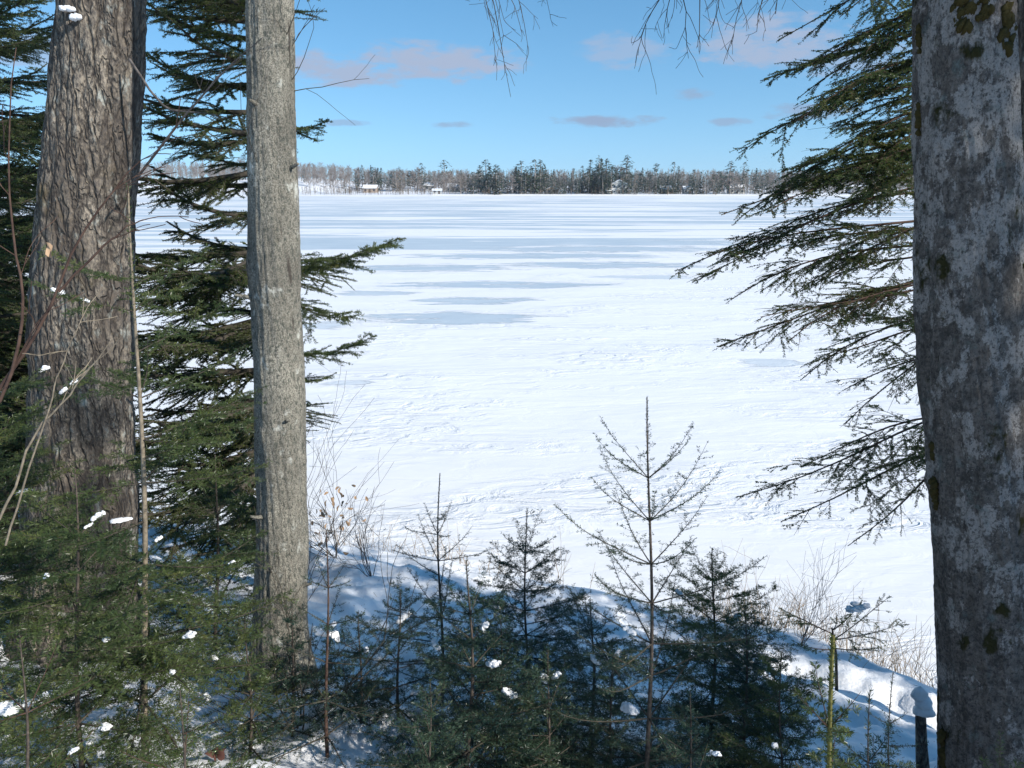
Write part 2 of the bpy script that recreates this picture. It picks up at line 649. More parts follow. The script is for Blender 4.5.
ICE = [(350, 560, 318, 6, 1), (415, 528, 300.5, 4, 1), (335, 422, 293, 3, .8), (385, 612, 284.5, 3.5, 1), (350, 506, 268, 4, 1), (500, 706, 265, 3.5, 1),
       (390, 670, 256, 3, 1), (468, 735, 249, 3.5, 1), (590, 695, 277, 2, .7), (320, 375, 383, 4, .5), (740, 800, 363, 4, .6), (300, 350, 325, 4, .6), (560, 760, 242, 2.5, 1)]


def lake_mat():
    m, nt, b = new_mat('lake_snow_and_ice')
    N = NT(nt)
    tc = N('ShaderNodeTexCoord')
    sep = N('ShaderNodeSeparateXYZ', inputs={0: tc.outputs['Object']})
    y = sep.outputs[1]
    # wind-swept bare ice: long streaks across the view, plus single patches nearer the shore
    x = sep.outputs[0]
    a = N.noise(N.mapped((0.024, 0.20, 1), (0.9, 0.3, 0)), 1.0, 5, 0.6, 0.3)
    a2 = N.noise(N.mapped((0.010, 0.050, 1), (4.4, 2.1, 0)), 1.0, 4, 0.55, 0.2)
    fi = N.noise(N.mapped((0.25, 0.9, 1)), 1.0, 4, 0.6)
    s = N.math('ADD', N.math('MULTIPLY', a, 0.65), N.math('MULTIPLY', a2, 0.35))
    s = N.math('MULTIPLY_ADD', N.math('SUBTRACT', fi, 0.5), 0.05, s)
    far = N.ramp(N.math('MULTIPLY', y, 1 / 400), [(0.12, 0.0), (0.16, 0.9), (0.25, 1.0), (0.6, 0.95), (1.0, 0.8)])
    mask = N.ramp(N.math('MULTIPLY_ADD', far, 0.30, N.math('SUBTRACT', s, 0.30)), [(0.470, 0.0), (0.492, 1.0)])
    edge = N.noise(N.mapped((0.30, 1.5, 1), (7, 3, 0)), 1.0, 7, 0.72)
    for (u0, u1, vv, hv, stg) in ICE:
        p0, p1, pn = Pz(u0, vv), Pz(u1, vv), Pz(u0, vv + hv)
        dx = N.math('DIVIDE', N.math('SUBTRACT', x, (p0[0] + p1[0]) / 2), abs(p1[0] - p0[0]) / 2)
        dy = N.math('DIVIDE', N.math('SUBTRACT', y, p0[1]), abs(pn[1] - p0[1]))
        e = N.math('SUBTRACT', 1.0, N.math('ADD', N.math('MULTIPLY', dx, dx), N.math('MULTIPLY', dy, dy)))
        e = N.math('MULTIPLY_ADD', N.math('SUBTRACT', edge, 0.5), 7.0, e)
        mask = N.math('MAXIMUM', mask, N.ramp(e, [(0.05, 0.0), (0.35, stg)]))
    ice = N.mix(N.ramp(fi, [(0.35, 0.0), (0.7, 1.0)]), (0.40, 0.48, 0.54), (0.50, 0.57, 0.615))
    sn = N.noise(N.mapped((0.5, 1.1, 1)), 1.0, 5, 0.6)
    snow = N.mix(sn, (0.73, 0.74, 0.755), (0.79, 0.79, 0.79))
    N.link(N.mix(N.math('MULTIPLY', mask, 0.92), snow, ice), b.inputs['Base Color'])
    b.inputs['Specular IOR Level'].default_value = 0.2
    N.link(N.math('MULTIPLY_ADD', mask, -0.2, 0.7), b.inputs['Roughness'])
    # wind drifts: soft swells with patches of small crusts
    r1 = N.noise(N.mapped((0.9, 2.0, 1)), 1.0, 5, 0.6, 1.4)
    r2 = N.noise(N.mapped((4.0, 6.5, 1)), 1.0, 4, 0.6, 0.8)
    r3 = N.noise(N.mapped((0.12, 0.35, 1)), 1.0, 4, 0.6, 0.5)
    gate = N.ramp(N.noise(N.mapped((0.16, 0.4, 1), (3, 8, 0)), 1.0, 3, 0.55), [(0.46, 0.12), (0.62, 1.0)])
    rr = N.ramp(r1, [(0.40, 0.0), (0.5, 0.6), (0.56, 1.0), (0.7, 0.75)])
    h = N.math('ADD', N.math('MULTIPLY', rr, 0.052), N.math('MULTIPLY', r2, 0.016))
    h = N.math('ADD', N.math('MULTIPLY', h, gate), N.math('MULTIPLY', r3, 0.22))
    h = N.math('MULTIPLY', h, N.math('SUBTRACT', 1.0, N.math('MULTIPLY', mask, 0.8)))
    bp = N('ShaderNodeBump', inputs={'Strength': 0.6, 'Distance': 1.0, 'Height': h})
    N.link(bp.outputs[0], b.inputs['Normal'])
    return m


def plain(name, c, rough=0.8):
    m, nt, b = new_mat(name)
    N = NT(nt)
    geo = N('ShaderNodeNewGeometry')
    n = N.noise(geo.outputs['Position'], 12, 3)
    N.link(N.mix(n, tuple(x * 0.8 for x in c), tuple(min(1, x * 1.2) for x in c)), b.inputs['Base Color'])
    b.inputs['Roughness'].default_value = rough
    b.inputs['Specular IOR Level'].default_value = 0.2
    return m


M_SNOW = snow_mat()
M_LAKE = lake_mat()
M_FURROW = bark_furrowed()
M_GRAIN = bark_grainy()
M_LICHEN = bark_lichen()
M_TWIG = wood_mat('twig_bark', (0.040, 0.035, 0.028), (0.085, 0.072, 0.055))
M_RTWIG = wood_mat('reddish_twig_bark', (0.05, 0.030, 0.024), (0.11, 0.068, 0.05))
M_STEM = wood_mat('sapling_bark', (0.045, 0.037, 0.032), (0.12, 0.095, 0.075), 60)
M_PALESTEM = wood_mat('pale_sapling_bark', (0.14, 0.115, 0.085), (0.28, 0.23, 0.165), 60)
M_BRANCH = wood_mat('branch_bark', (0.07, 0.06, 0.055), (0.16, 0.14, 0.125), 40)
M_FIR = needle_mat('fir_needles', (0.050, 0.084, 0.032), (0.105, 0.140, 0.044), (0.17, 0.185, 0.055), 0.48)
M_FIRBLUE = needle_mat('shade_toned_fir_needles', (0.028, 0.062, 0.044), (0.060, 0.100, 0.056), (0.10, 0.125, 0.054), 0.4)  # bluish shade of the middle thicket put into a darker needle colour
M_FIRYELLOW = needle_mat('olive_fir_needles', (0.055, 0.085, 0.024), (0.10, 0.13, 0.036), (0.16, 0.17, 0.048), 0.4)
M_FIRSUN = needle_mat('sunlit_look_fir_needles', (0.060, 0.092, 0.030), (0.12, 0.15, 0.044), (0.19, 0.20, 0.058), 0.55)  # sunlit look put into a lighter, yellower needle colour
M_HEM = needle_mat('hemlock_needles', (0.048, 0.084, 0.034), (0.105, 0.140, 0.042), (0.18, 0.19, 0.05), 0.55)
M_GREEN_STEM = wood_mat('green_shoot_bark', (0.10, 0.095, 0.03), (0.17, 0.155, 0.05), 80)
M_MOSS = plain('moss', (0.075, 0.060, 0.018), 0.95)
_n = NT(M_MOSS.node_tree)
_g = _n('ShaderNodeNewGeometry')
_h = _n.noise(_g.outputs['Position'], 160, 4, 0.7)
_b = _n('ShaderNodeBump', inputs={'Strength': 1.0, 'Distance': 0.02, 'Height': _h})
_n.link(_b.outputs[0], M_MOSS.node_tree.nodes['Principled BSDF'].inputs['Normal'])
M_LEAF = plain('dry_beech_leaf', (0.40, 0.27, 0.17))
M_DEADLEAF = plain('dead_leaf', (0.10, 0.045, 0.035))
M_GRASS = plain('dry_grass', (0.33, 0.24, 0.15))
M_LICHENTUFT = plain('beard_lichen', (0.36, 0.40, 0.30))

# ------------------------------------------------------------------ world and sun
SUN_AZ, SUN_EL = 122.0, 33.0
w = bpy.data.worlds.new("World")
S.world = w
w.use_nodes = True
wn = NT(w.node_tree)
bg = w.node_tree.nodes['Background']
sky = wn('ShaderNodeTexSky', sky_type='NISHITA', sun_disc=False)
sky.sun_elevation = R(SUN_EL)
sky.sun_rotation = R(SUN_AZ)
sky.air_density = 1.0
sky.dust_density = 0.0
sky.ozone_density = 1.2
sky.altitude = 200
tc = wn('ShaderNodeTexCoord')
sep = wn('ShaderNodeSeparateXYZ', inputs={0: tc.outputs['Generated']})
lift = wn.math('MULTIPLY_ADD', wn.math('MAXIMUM', sep.outputs[2], 0.0), 1.0, 0.125)
upv = wn('ShaderNodeCombineXYZ', inputs={0: sep.outputs[0], 1: sep.outputs[1], 2: lift})
nv = wn('ShaderNodeVectorMath', operation='NORMALIZE', inputs={0: upv.outputs[0]})
wn.link(nv.outputs[0], sky.inputs[0])
az = wn.math('ARCTAN2', sep.outputs[0], sep.outputs[1])
el = wn.math('ARCSINE', sep.outputs[2])
com = wn('ShaderNodeCombineXYZ')
wn.link(wn.math('MULTIPLY', az, 14.0), com.inputs[0])
wn.link(wn.math('MULTIPLY', el, 42.0), com.inputs[1])
n1 = wn.noise(com.outputs[0], 1.6, 6, 0.6)
nz = wn.math('MULTIPLY', wn.math('SUBTRACT', n1, 0.5), 4.2)
tot = [None, None]
CLOUDS = [  # azimuth, elevation, half width, half height (degrees), strength
    (-5.5, 8.3, 6.5, 1.25, 1.0), (-12, 7.6, 6.5, 1.15, 0.95), (7.5, 9.0, 3.2, 1.2, 0.6), (17.0, 9.2, 5.0, 1.6, 0.9), (22, 8.0, 5, 1.2, 0.6),
    (6.6, 4.5, 3.6, 0.42, 0.95), (-4.2, 4.25, 1.6, 0.28, 0.7), (-11.8, 4.3, 2.0, 0.25, 0.6), (12.3, 6.1, 1.4, 0.4, 0.7),
    (15.2, 4.3, 1.5, 0.3, 0.7), (20, 4.8, 3.0, 0.55, 0.75), (-30, 8, 6, 1.2, 0.6), (42, 7, 8, 1.3, 0.7), (-48, 5, 7, 0.8, 0.6)]
for (a0, e0, wa, we, st) in CLOUDS:
    kd = 0 if we >= 0.8 else 1
    da = wn.math('DIVIDE', wn.math('SUBTRACT', az, R(a0)), R(wa))
    de = wn.math('DIVIDE', wn.math('SUBTRACT', el, R(e0)), R(we))
    r2 = wn.math('ADD', wn.math('MULTIPLY', da, da), wn.math('MULTIPLY', de, de))
    v = wn.math('ADD', wn.math('SUBTRACT', 1.0, r2), nz)
    v = wn.math('MULTIPLY', wn.ramp(wn.math('MULTIPLY_ADD', v, 0.72, 0.15), [(0.0, 0.0), (0.9, 1.0)], 'EASE'), st)
    tot[kd] = v if tot[kd] is None else wn.math('MAXIMUM', tot[kd], v)
hsv = wn('ShaderNodeHueSaturation', inputs={'Hue': 0.492, 'Saturation': 1.28, 'Value': 1.0, 'Color': sky.outputs[0]})
cl = wn.mix(tot[0], hsv.outputs[0], (2.25, 2.75, 3.75))
cl = wn.mix(tot[1], cl, (1.75, 2.35, 3.4))
wn.link(cl, bg.inputs[0])
bg.inputs[1].default_value = 0.145

sl = bpy.data.lights.new('sun', 'SUN')
sl.energy = 5.0
sl.angle = R(0.55)
sl.color = (1.0, 0.95, 0.87)
so = bpy.data.objects.new('sun', sl)
COL.objects.link(so)
SD = np.array([math.sin(R(SUN_AZ)) * math.cos(R(SUN_EL)), math.cos(R(SUN_AZ)) * math.cos(R(SUN_EL)), math.sin(R(SUN_EL))])
so.rotation_euler = Vector(SD).to_track_quat('Z', 'Y').to_euler()
so.location = (20, -20, 40)

S.view_settings.view_transform = 'Standard'
S.view_settings.look = 'None'
S.view_settings.gamma = 1
S.view_settings.use_curve_mapping = False
S.view_settings.exposure = 0.33
S.cycles.max_bounces = 6
S.cycles.diffuse_bounces = 3
S.cycles.glossy_bounces = 2
S.cycles.transmission_bounces = 3
S.cycles.transparent_max_bounces = 6
S.cycles.use_denoising = True
S.cycles.use_adaptive_sampling = False
S.cycles.caustics_reflective = False
S.cycles.caustics_refractive = False

# ------------------------------------------------------------------ setting: bank, lake, far land
xs = np.unique(np.concatenate([np.linspace(-45, -8, 50), np.linspace(-8, 8, 280), np.linspace(8, 45, 50)]))
ys = np.unique(np.concatenate([np.linspace(-45, 0, 60), np.linspace(0, 12.5, 230), np.linspace(12.5, 18, 16)]))
X, Y = np.meshgrid(xs, ys)
Z = ground(X, Y)
mb = MB()
nx = len(xs)
i, j = np.meshgrid(np.arange(nx - 1), np.arange(len(ys) - 1))
q = np.stack([j * nx + i, j * nx + i + 1, (j + 1) * nx + i + 1, (j + 1) * nx + i], -1).reshape(-1, 4)
mb.quads(np.stack([X, Y, Z], -1).reshape(-1, 3), q)
tag(mb.build('snowy_bank', M_SNOW), 'snow covered bank sloping down to the frozen lake', kind='structure')

mb = MB()
lx = np.unique(np.concatenate([np.linspace(-2000, -60, 30), np.linspace(-60, 60, 60), np.linspace(60, 2000, 30)]))
ly = np.unique(np.concatenate([np.linspace(-300, 0, 8), np.linspace(0, 60, 60), np.linspace(60, 520, 60)]))
X, Y = np.meshgrid(lx, ly)
Z = 0.10 * (fbm(X * 0.12, Y * 0.3, 77, 3) - 0.5) * sstep(520, 30, Y)
i, j = np.meshgrid(np.arange(len(lx) - 1), np.arange(len(ly) - 1))
n_ = len(lx)
q = np.stack([j * n_ + i, j * n_ + i + 1, (j + 1) * n_ + i + 1, (j + 1) * n_ + i], -1).reshape(-1, 4)
mb.quads(np.stack([X, Y, Z], -1).reshape(-1, 3), q)
tag(mb.build('frozen_lake', M_LAKE), 'frozen lake under white snow with grey blue ice streaks', kind='structure')


def far_h(x, y):
    x = np.asarray(x, float); y = np.asarray(y, float)
    sh = 455 + 9 * (vnoise(x * 0.012, x * 0 + 1.5, 3) - 0.5) * 2
    t = y - sh
    h = 1.1 * sstep(-4, 10, t) + 5.0 * sstep(5, 170, t) * (0.55 + 0.9 * vnoise(x * 0.006, y * 0.004, 9)) + 6 * sstep(150, 900, t) * vnoise(x * 0.003 + 4, y * 0.002, 19)
    h = h + 5.5 * sstep(8, 60, t) * sstep(-95, -150, x)
    return h - 0.4 * sstep(4, -6, t), t


mb = MB()
lx = np.unique(np.concatenate([np.linspace(-2000, -420, 30), np.linspace(-420, 420, 200), np.linspace(420, 2000, 30)]))
ly = np.unique(np.concatenate([np.linspace(425, 640, 90), np.linspace(640, 2500, 40)]))
X, Y = np.meshgrid(lx, ly)
Z, _ = far_h(X, Y)
i, j = np.meshgrid(np.arange(len(lx) - 1), np.arange(len(ly) - 1))
n_ = len(lx)
q = np.stack([j * n_ + i, j * n_ + i + 1, (j + 1) * n_ + i + 1, (j + 1) * n_ + i], -1).reshape(-1, 4)
mb.quads(np.stack([X, Y, Z], -1).reshape(-1, 3), q)
tag(mb.build('far_land', M_SNOW), 'snowy rising land beyond the frozen lake', kind='structure')

# ------------------------------------------------------------------ far trees
M_FARCON = needle_mat('far_conifer_needles', (0.048, 0.072, 0.050), (0.085, 0.110, 0.068), (0.12, 0.13, 0.075), 0.3)
M_FARHARD = wood_mat('far_bare_twigs', (0.23, 0.195, 0.175), (0.35, 0.305, 0.27), 0.3)
M_FARBRUSH = wood_mat('far_brush_twigs', (0.13, 0.095, 0.065), (0.21, 0.155, 0.11), 0.3)


def far_conifer_mb(rng, H, style, mb=None, at=np.zeros(3), dens=1.0):
    mb = mb or MB()
    tube(mb, np.array([[0, 0, -0.3], [0.05 * H * rng.normal(0, .3), 0, H * 0.6], [0.05 * H * rng.normal(0, .3), 0, H * 0.98]]) + at, [0.02 * H, 0.013 * H, 0.003 * H], 5, 0)
    n = int(230 * dens)
    if style == 'spire':
        z = 0.02 + 0.98 * rng.random(n) ** 0.9
        r = 0.22 * (1 - z) ** 0.8 + 0.01
    elif style == 'pine':
        z = 0.14 + 0.86 * rng.random(n) ** 0.8
        lay = np.floor(z * 11) / 11
        r = (0.28 * np.sin(np.clip((1.02 - z) / 0.88, 0, 1) * 2.5) + 0.02) * (0.55 + 0.9 * hash2(lay * 97, lay * 0 + 1, rng.integers(99)))
    else:
        z = 0.10 + 0.9 * rng.random(n)
        r = 0.26 * (1 - z) ** 0.55 * (0.7 + 0.5 * hash2(np.floor(z * 8), z * 0, rng.integers(99))) + 0.015
    r = r * H
    ph = rng.random(n) * 6.283
    rr = r * np.sqrt(rng.random(n)) 
    c = np.stack([rr * np.cos(ph), rr * np.sin(ph), z * H - 0.25 * rr], 1) + at
    out = np.stack([np.cos(ph), np.sin(ph), -0.25 + rng.normal(0, 0.25, n)], 1)
    tg = np.stack([-np.sin(ph), np.cos(ph), rng.normal(0, 0.3, n)], 1)
    s = (0.045 * H * rng.uniform(0.5, 1.3, n) * (1.15 - 0.6 * z))[:, None]
    V = np.stack([c - out * s, c + tg * s * 0.7, c + out * s * 1.2, c - tg * s * 0.7], 1).reshape(-1, 3)
    mb.quads(V, np.arange(4 * n).reshape(-1, 4), 1)
    return mb


def far_hardwood_mb(rng, H, mb=None, at=np.zeros(3), dens=1.0, mat=0):
    mb = mb or MB()
    lean = rng.normal(0, 0.03, 2) * H
    tp = np.array([[0, 0, -0.3], [lean[0] * .4, lean[1] * .4, H * 0.5], [lean[0], lean[1], H * 0.95]]) + at
    tube(mb, tp, [0.011 * H, 0.008 * H, 0.003 * H], 4, mat)
    n = int(34 * dens)
    t = rng.uniform(0.12, 0.95, n)
    st = np.stack([np.interp(t, [0, .5, 1], (tp)[:, k]) for k in range(3)], 1)
    az_ = rng.random(n) * 6.283
    e_ = R(1) * rng.uniform(25, 70, n)
    L = H * 0.34 * (1.05 - t * 0.75) * rng.uniform(0.6, 1.2, n)
    d = np.stack([np.cos(az_) * np.cos(e_), np.sin(az_) * np.cos(e_), np.sin(e_)], 1)
    en = st + d * L[:, None]
    prisms(mb, st, en, np.full(n, 0.0055 * H), np.full(n, 0.0025 * H), mat)
    m = int(9 * dens)
    idx = np.repeat(np.arange(n), m)
    tt = rng.uniform(0.25, 1.0, len(idx))[:, None]
    s2 = st[idx] * (1 - tt) + en[idx] * tt
    d2 = norm(d[idx] + rng.normal(0, 0.55, (len(idx), 3)) + [0, 0, 0.25])
    e2 = s2 + d2 * (H * 0.10 * rng.uniform(0.5, 1.3, len(idx)))[:, None]
    prisms(mb, s2, e2, np.full(len(idx), 0.0026 * H), np.full(len(idx), 0.0015 * H), mat)
    return mb


rg = np.random.default_rng(4)
PROTO = {}
for st in ('spire', 'pine', 'bushy'):
    for k in range(4):
        PROTO[(st, k)] = far_conifer_mb(rg, 1.0 * 10, st).mesh('far_' + st, [M_FARHARD, M_FARCON])
for k in range(5):
    PROTO[('hard', k)] = far_hardwood_mb(rg, 10.0).mesh('far_hardwood', [M_FARHARD])

FAR_NAME = {'spire': ('spruce_tree', 'small narrow dark spruce in the far treeline across the frozen lake', 'narrow spruces of the far treeline'),
            'pine': ('pine_tree', 'ragged open topped pine in the far treeline across the frozen lake', 'ragged pines of the far treeline'),
            'bushy': ('cedar_tree', 'low bushy dark evergreen in the far treeline across the frozen lake', 'bushy evergreens of the far treeline'),
            'hard': ('bare_tree', 'leafless grey hardwood in the far treeline across the frozen lake', 'bare hardwoods of the far treeline')}


def far_tree(st, x, y, H, label=None):
    nm, lb, gr = FAR_NAME[st]
    o = bpy.data.objects.new(nm, PROTO[(st, int(rg.integers(0, 5 if st == 'hard' else 4)))])
    COL.objects.link(o)
    z, _ = far_h(np.array([x]), np.array([y]))
    o.location = (x, y, float(z[0]) - 0.1)
    wdt = H / 10 * rg.uniform(1.0, 1.45)
    o.scale = (wdt, wdt, H / 10)
    o.rotation_euler = (0, 0, rg.random() * 6.28)
    tag(o, label or lb, 'tree', gr)
    return o


def fx(u, y):
    return float((u - 512) / F * (y * cp + 5 * sp))


# heights of the skyline (pixels above the ice edge) for trees of each stretch: u, top v
def skyline(u):
    return np.interp(u, [200, 260, 300, 345, 400, 440, 470, 485, 505, 525, 545, 560, 590, 600, 612, 626, 640, 700, 760, 800, 900, 1000],
                     [168, 170, 171, 172, 171, 170, 172, 169, 170, 167, 168, 173, 168, 162, 166, 168, 172, 171, 168, 172, 174, 170])


def dark_share(u):
    return np.interp(u, [200, 300, 345, 380, 400, 450, 478, 485, 540, 560, 590, 625, 650, 700, 760, 800, 900], [0.15, .12, .2, .4, .45, .35, .5, .85, .9, .75, .95, .9, .75, .6, .5, .35, .2])


def build_far():
    u = 205.0
    while u < 985:
        vis = (300 < u < 790)
        y = (459 if u > 440 or rg.random() < .12 else 503) + rg.random() ** 1.6 * 50
        pix = (196 - skyline(u)) * rg.uniform(0.5, 1.0)
        H = pix / F * y
        ds = dark_share(u)
        if rg.random() < ds:
            st = rg.choice(['spire', 'pine', 'bushy'], p=[0.35, 0.4, 0.25])
            if st == 'bushy':
                H *= 0.75
        else:
            st = 'hard'
            H *= 0.9
        far_tree(st, fx(u, y), y, max(4.0, H))
        u += rg.uniform(0.8, 2.9) * (1.0 if vis else 2.6) * (1.15 if ds < .5 else 1.0)
    # trees that stand above the rest, each with its own label
    for (uu, vv, st, yy, lb) in [
        (598, 160, 'bushy', 466, 'tall broad dark evergreen, highest crown of the far treeline'),
        (590, 164, 'spire', 470, 'tall dark spruce just left of the highest far crown'),
        (606, 163, 'pine', 470, 'tall pine just right of the highest far crown'),
        (626, 159.5, 'pine', 480, 'lone tall pine above the white house across the lake'),
        (486, 164, 'pine', 468, 'tall pine at the left end of the dense far pine stand'),
        (496, 168, 'pine', 465, 'second pine of the dense far pine stand'),
        (521, 165, 'pine', 468, 'pine with flat top in the middle of the dense far pine stand'),
        (534, 163.5, 'pine', 466, 'twin topped tall pine, left one, in the dense far pine stand'),
        (540, 164, 'pine', 468, 'twin topped tall pine, right one, in the dense far pine stand'),
        (445, 165, 'pine', 520, 'pine standing above the grey hardwoods on the far hill'),
        (461, 174, 'bushy', 462, 'dark round evergreen alone on the far shore left of the pines'),
        (400, 171, 'bushy', 520, 'dark broad evergreen clump on the far hill'),
        (655, 167, 'pine', 475, 'pine above the treeline right of the white house'),
        (672, 166, 'pine', 480, 'pair pine above the treeline, second right of the white house'),
        (729, 165, 'pine', 470, 'tall pine near the white boathouse across the lake'),
        (743, 166, 'pine', 475, 'tall pine directly behind the white boathouse across the lake')]:
        far_tree(st, fx(uu, yy), yy, (196.5 - vv) / F * yy - float(far_h(np.array([fx(uu, yy)]), np.array([yy]))[0][0]) + 1.0, lb)


build_far()

# the far wood behind, one mass
mb = MB()
for k in range(2600):
    y = 490 + rg.random() ** 1.3 * 230
    x = fx(rg.uniform(120, 1050), y)
    u = proj([[x, y, 5]])[0, 0]
    z = float(far_h(np.array([x]), np.array([y]))[0][0])
    if u < 430 and y < 535:
        continue
    if rg.random() < 0.5 * dark_share(u):
        far_conifer_mb(rg, rg.uniform(8, 13), 'spire', mb, np.array([x, y, z]), 0.35)
    else:
        far_hardwood_mb(rg, rg.uniform(8.5, 13), mb, np.array([x, y, z]), 0.7)
tag(mb.build('far_woods', [M_FARHARD, M_FARCON]), 'grey bare woods covering the low hills across the lake', 'woods', kind='stuff')
mb = MB()
for k in range(1300):
    u = rg.uniform(190, 1000)
    if not (u < 430 or rg.random() < 0.3):
        continue
    y = 453 + rg.random() * 14
    x = fx(u, y)
    z, t = far_h(np.array([x]), np.array([y]))
    if t[0] < 1:
        continue
    far_hardwood_mb(rg, rg.uniform(2.2, 5.0), mb, np.array([x, y, float(z[0])]), 0.6)
tag(mb.build('far_brush', M_FARBRUSH), 'brown leafless brush along the far shore', 'brush', kind='stuff')

# ------------------------------------------------------------------ far houses
M_WALLS = {'white': plain('white_siding', (0.50, 0.50, 0.48)), 'tan': plain('tan_siding', (0.42, 0.33, 0.26)), 'grey': plain('grey_siding', (0.34, 0.34, 0.34)), 'brown': plain('brown_siding', (0.17, 0.12, 0.09))}
M_PANE = plain('window_glass', (0.05, 0.06, 0.08), 0.15)
M_DOOR = plain('house_door', (0.12, 0.09, 0.07))


def box(mb, lo, hi, mat=0):
    x0, y0, z0 = lo
    x1, y1, z1 = hi
    v = [(x0, y0, z0), (x1, y0, z0), (x1, y1, z0), (x0, y1, z0), (x0, y0, z1), (x1, y0, z1), (x1, y1, z1), (x0, y1, z1)]
    mb.quads(v, [(0, 3, 2, 1), (4, 5, 6, 7), (0, 1, 5, 4), (1, 2, 6, 5), (2, 3, 7, 6), (3, 0, 4, 7)], mat)


def house(u, y, wd, dp, h, rh, wall, label, gable_front=False, storeys=1):
    x = fx(u, y)
    z = float(far_h(np.array([x]), np.array([y]))[0][0])
    root = thing('house', (x, y, z), label, 'house', 'houses on the far shore')
    o = np.array([x, y, z])
    mb = MB()
    hw = wd / 2
    if gable_front:
        prof = [(-hw, -0.6), (hw, -0.6), (hw, h), (0, h + rh), (-hw, h)]
        v = [(px, yy, pz) for yy in (0, dp) for (px, pz) in prof]
        mb.quads(np.array(v) + o, [(0, 1, 6, 5), (1, 2, 7, 6), (2, 3, 8, 7), (3, 4, 9, 8), (4, 0, 5, 9)])
        mb.tris(np.array(v) + o, [(0, 2, 1), (0, 3, 2), (0, 4, 3), (5, 6, 7), (5, 7, 8), (5, 8, 9)])
    else:
        prof = [(0, -0.6), (dp, -0.6), (dp, h), (dp / 2, h + rh), (0, h)]
        v = [(xx, py, pz) for xx in (-hw, hw) for (py, pz) in prof]
        mb.quads(np.array(v) + o, [(0, 1, 6, 5), (1, 2, 7, 6), (2, 3, 8, 7), (3, 4, 9, 8), (4, 0, 5, 9)])
        mb.tris(np.array(v) + o, [(0, 2, 1), (0, 3, 2), (0, 4, 3), (5, 6, 7), (5, 7, 8), (5, 8, 9)])
    mb.build('wall', M_WALLS[wall], root, smooth=False)
    mb = MB()
    e, th = 0.5, 0.35
    if gable_front:
        for s in (-1, 1):
            a = np.array([(s * (hw + e), -e, h - e * rh / hw), (0, -e, h + rh), (0, dp + e, h + rh), (s * (hw + e), dp + e, h - e * rh / hw)])
            v = np.concatenate([a + [0, 0, 0.03], a + [0, 0, th]]) + o
            mb.quads(v, [(0, 1, 2, 3), (4, 5, 6, 7), (0, 1, 5, 4), (1, 2, 6, 5), (2, 3, 7, 6), (3, 0, 4, 7)])
    else:
        for (ya, yb) in ((-e, dp / 2), (dp + e, dp / 2)):
            a = np.array([(-hw - e, ya, h - e * rh / (dp / 2)), (hw + e, ya, h - e * rh / (dp / 2)), (hw + e, yb, h + rh), (-hw - e, yb, h + rh)])
            v = np.concatenate([a + [0, 0, 0.03], a + [0, 0, th]]) + o
            mb.quads(v, [(0, 1, 2, 3), (4, 5, 6, 7), (0, 1, 5, 4), (1, 2, 6, 5), (2, 3, 7, 6), (3, 0, 4, 7)])
    rf = mb.build('roof', M_SNOW, root, smooth=False)
    mb = MB(); box(mb, o + [hw * .3, dp * .55, h + rh * .3], o + [hw * .3 + .8, dp * .55 + .8, h + rh + 1.0])
    c = mb.build('chimney', M_WALLS['brown'], rf, origin=o, smooth=False)
    n = max(2, int(wd / 2.6))
    for s in range(storeys):
        zb = 0.9 + s * 2.7
        for k in range(n):
            cx = -hw + (k + 0.5) * wd / n
            if s == 0 and k == n // 2:
                mb = MB(); box(mb, o + [cx - .5, -0.06, 0.1], o + [cx + .5, 0.05, 2.1])
                mb.build('door', M_DOOR, root, smooth=False)
                continue
            mb = MB(); box(mb, o + [cx - .55, -0.06, zb], o + [cx + .55, 0.05, zb + 1.2])
            mb.build('window', M_PANE, root, smooth=False)


house(619, 463, 8.5, 7, 5.6, 2.2, 'white', 'two storey white house with steep snowy roof under the tall pine', True, 2)
house(610, 461, 4, 3, 1.9, 0.7, 'white', 'small white shed beside the two storey house across the lake')
house(437, 460, 5, 4, 2.0, 0.8, 'white', 'low white boathouse at the ice edge left of the dense pines')
house(453, 500, 9, 7, 3, 1.8, 'grey', 'grey house with broad snowy roof halfway up the far hill')
house(430, 520, 7, 6, 3, 1.6, 'grey', 'grey cottage with snowy roof above the low boathouse')
house(552, 462, 7, 6, 2.6, 1.6, 'tan', 'tan cottage with snowy roof among the dense far pines', True)
house(666, 464, 6, 5, 2.8, 1.5, 'brown', 'brown cottage half hidden by trees right of the white house')
house(688, 464, 5, 5, 3.0, 1.2, 'white', 'narrow white cottage between far trees')
house(737, 470, 9, 6, 3.6, 1.4, 'white', 'white boathouse on the open snowy shore beside far pines')
house(226, 490, 11, 8, 3.0, 2.0, 'grey', 'grey farmhouse with white roof on the snowy far slope')
house(370, 488, 8, 6, 2.8, 1.6, 'tan', 'tan cottage among brown brush on the far shore')
house(862, 470, 14, 7, 3.2, 1.6, 'grey', 'long grey house across the lake seen below the hemlock boughs')

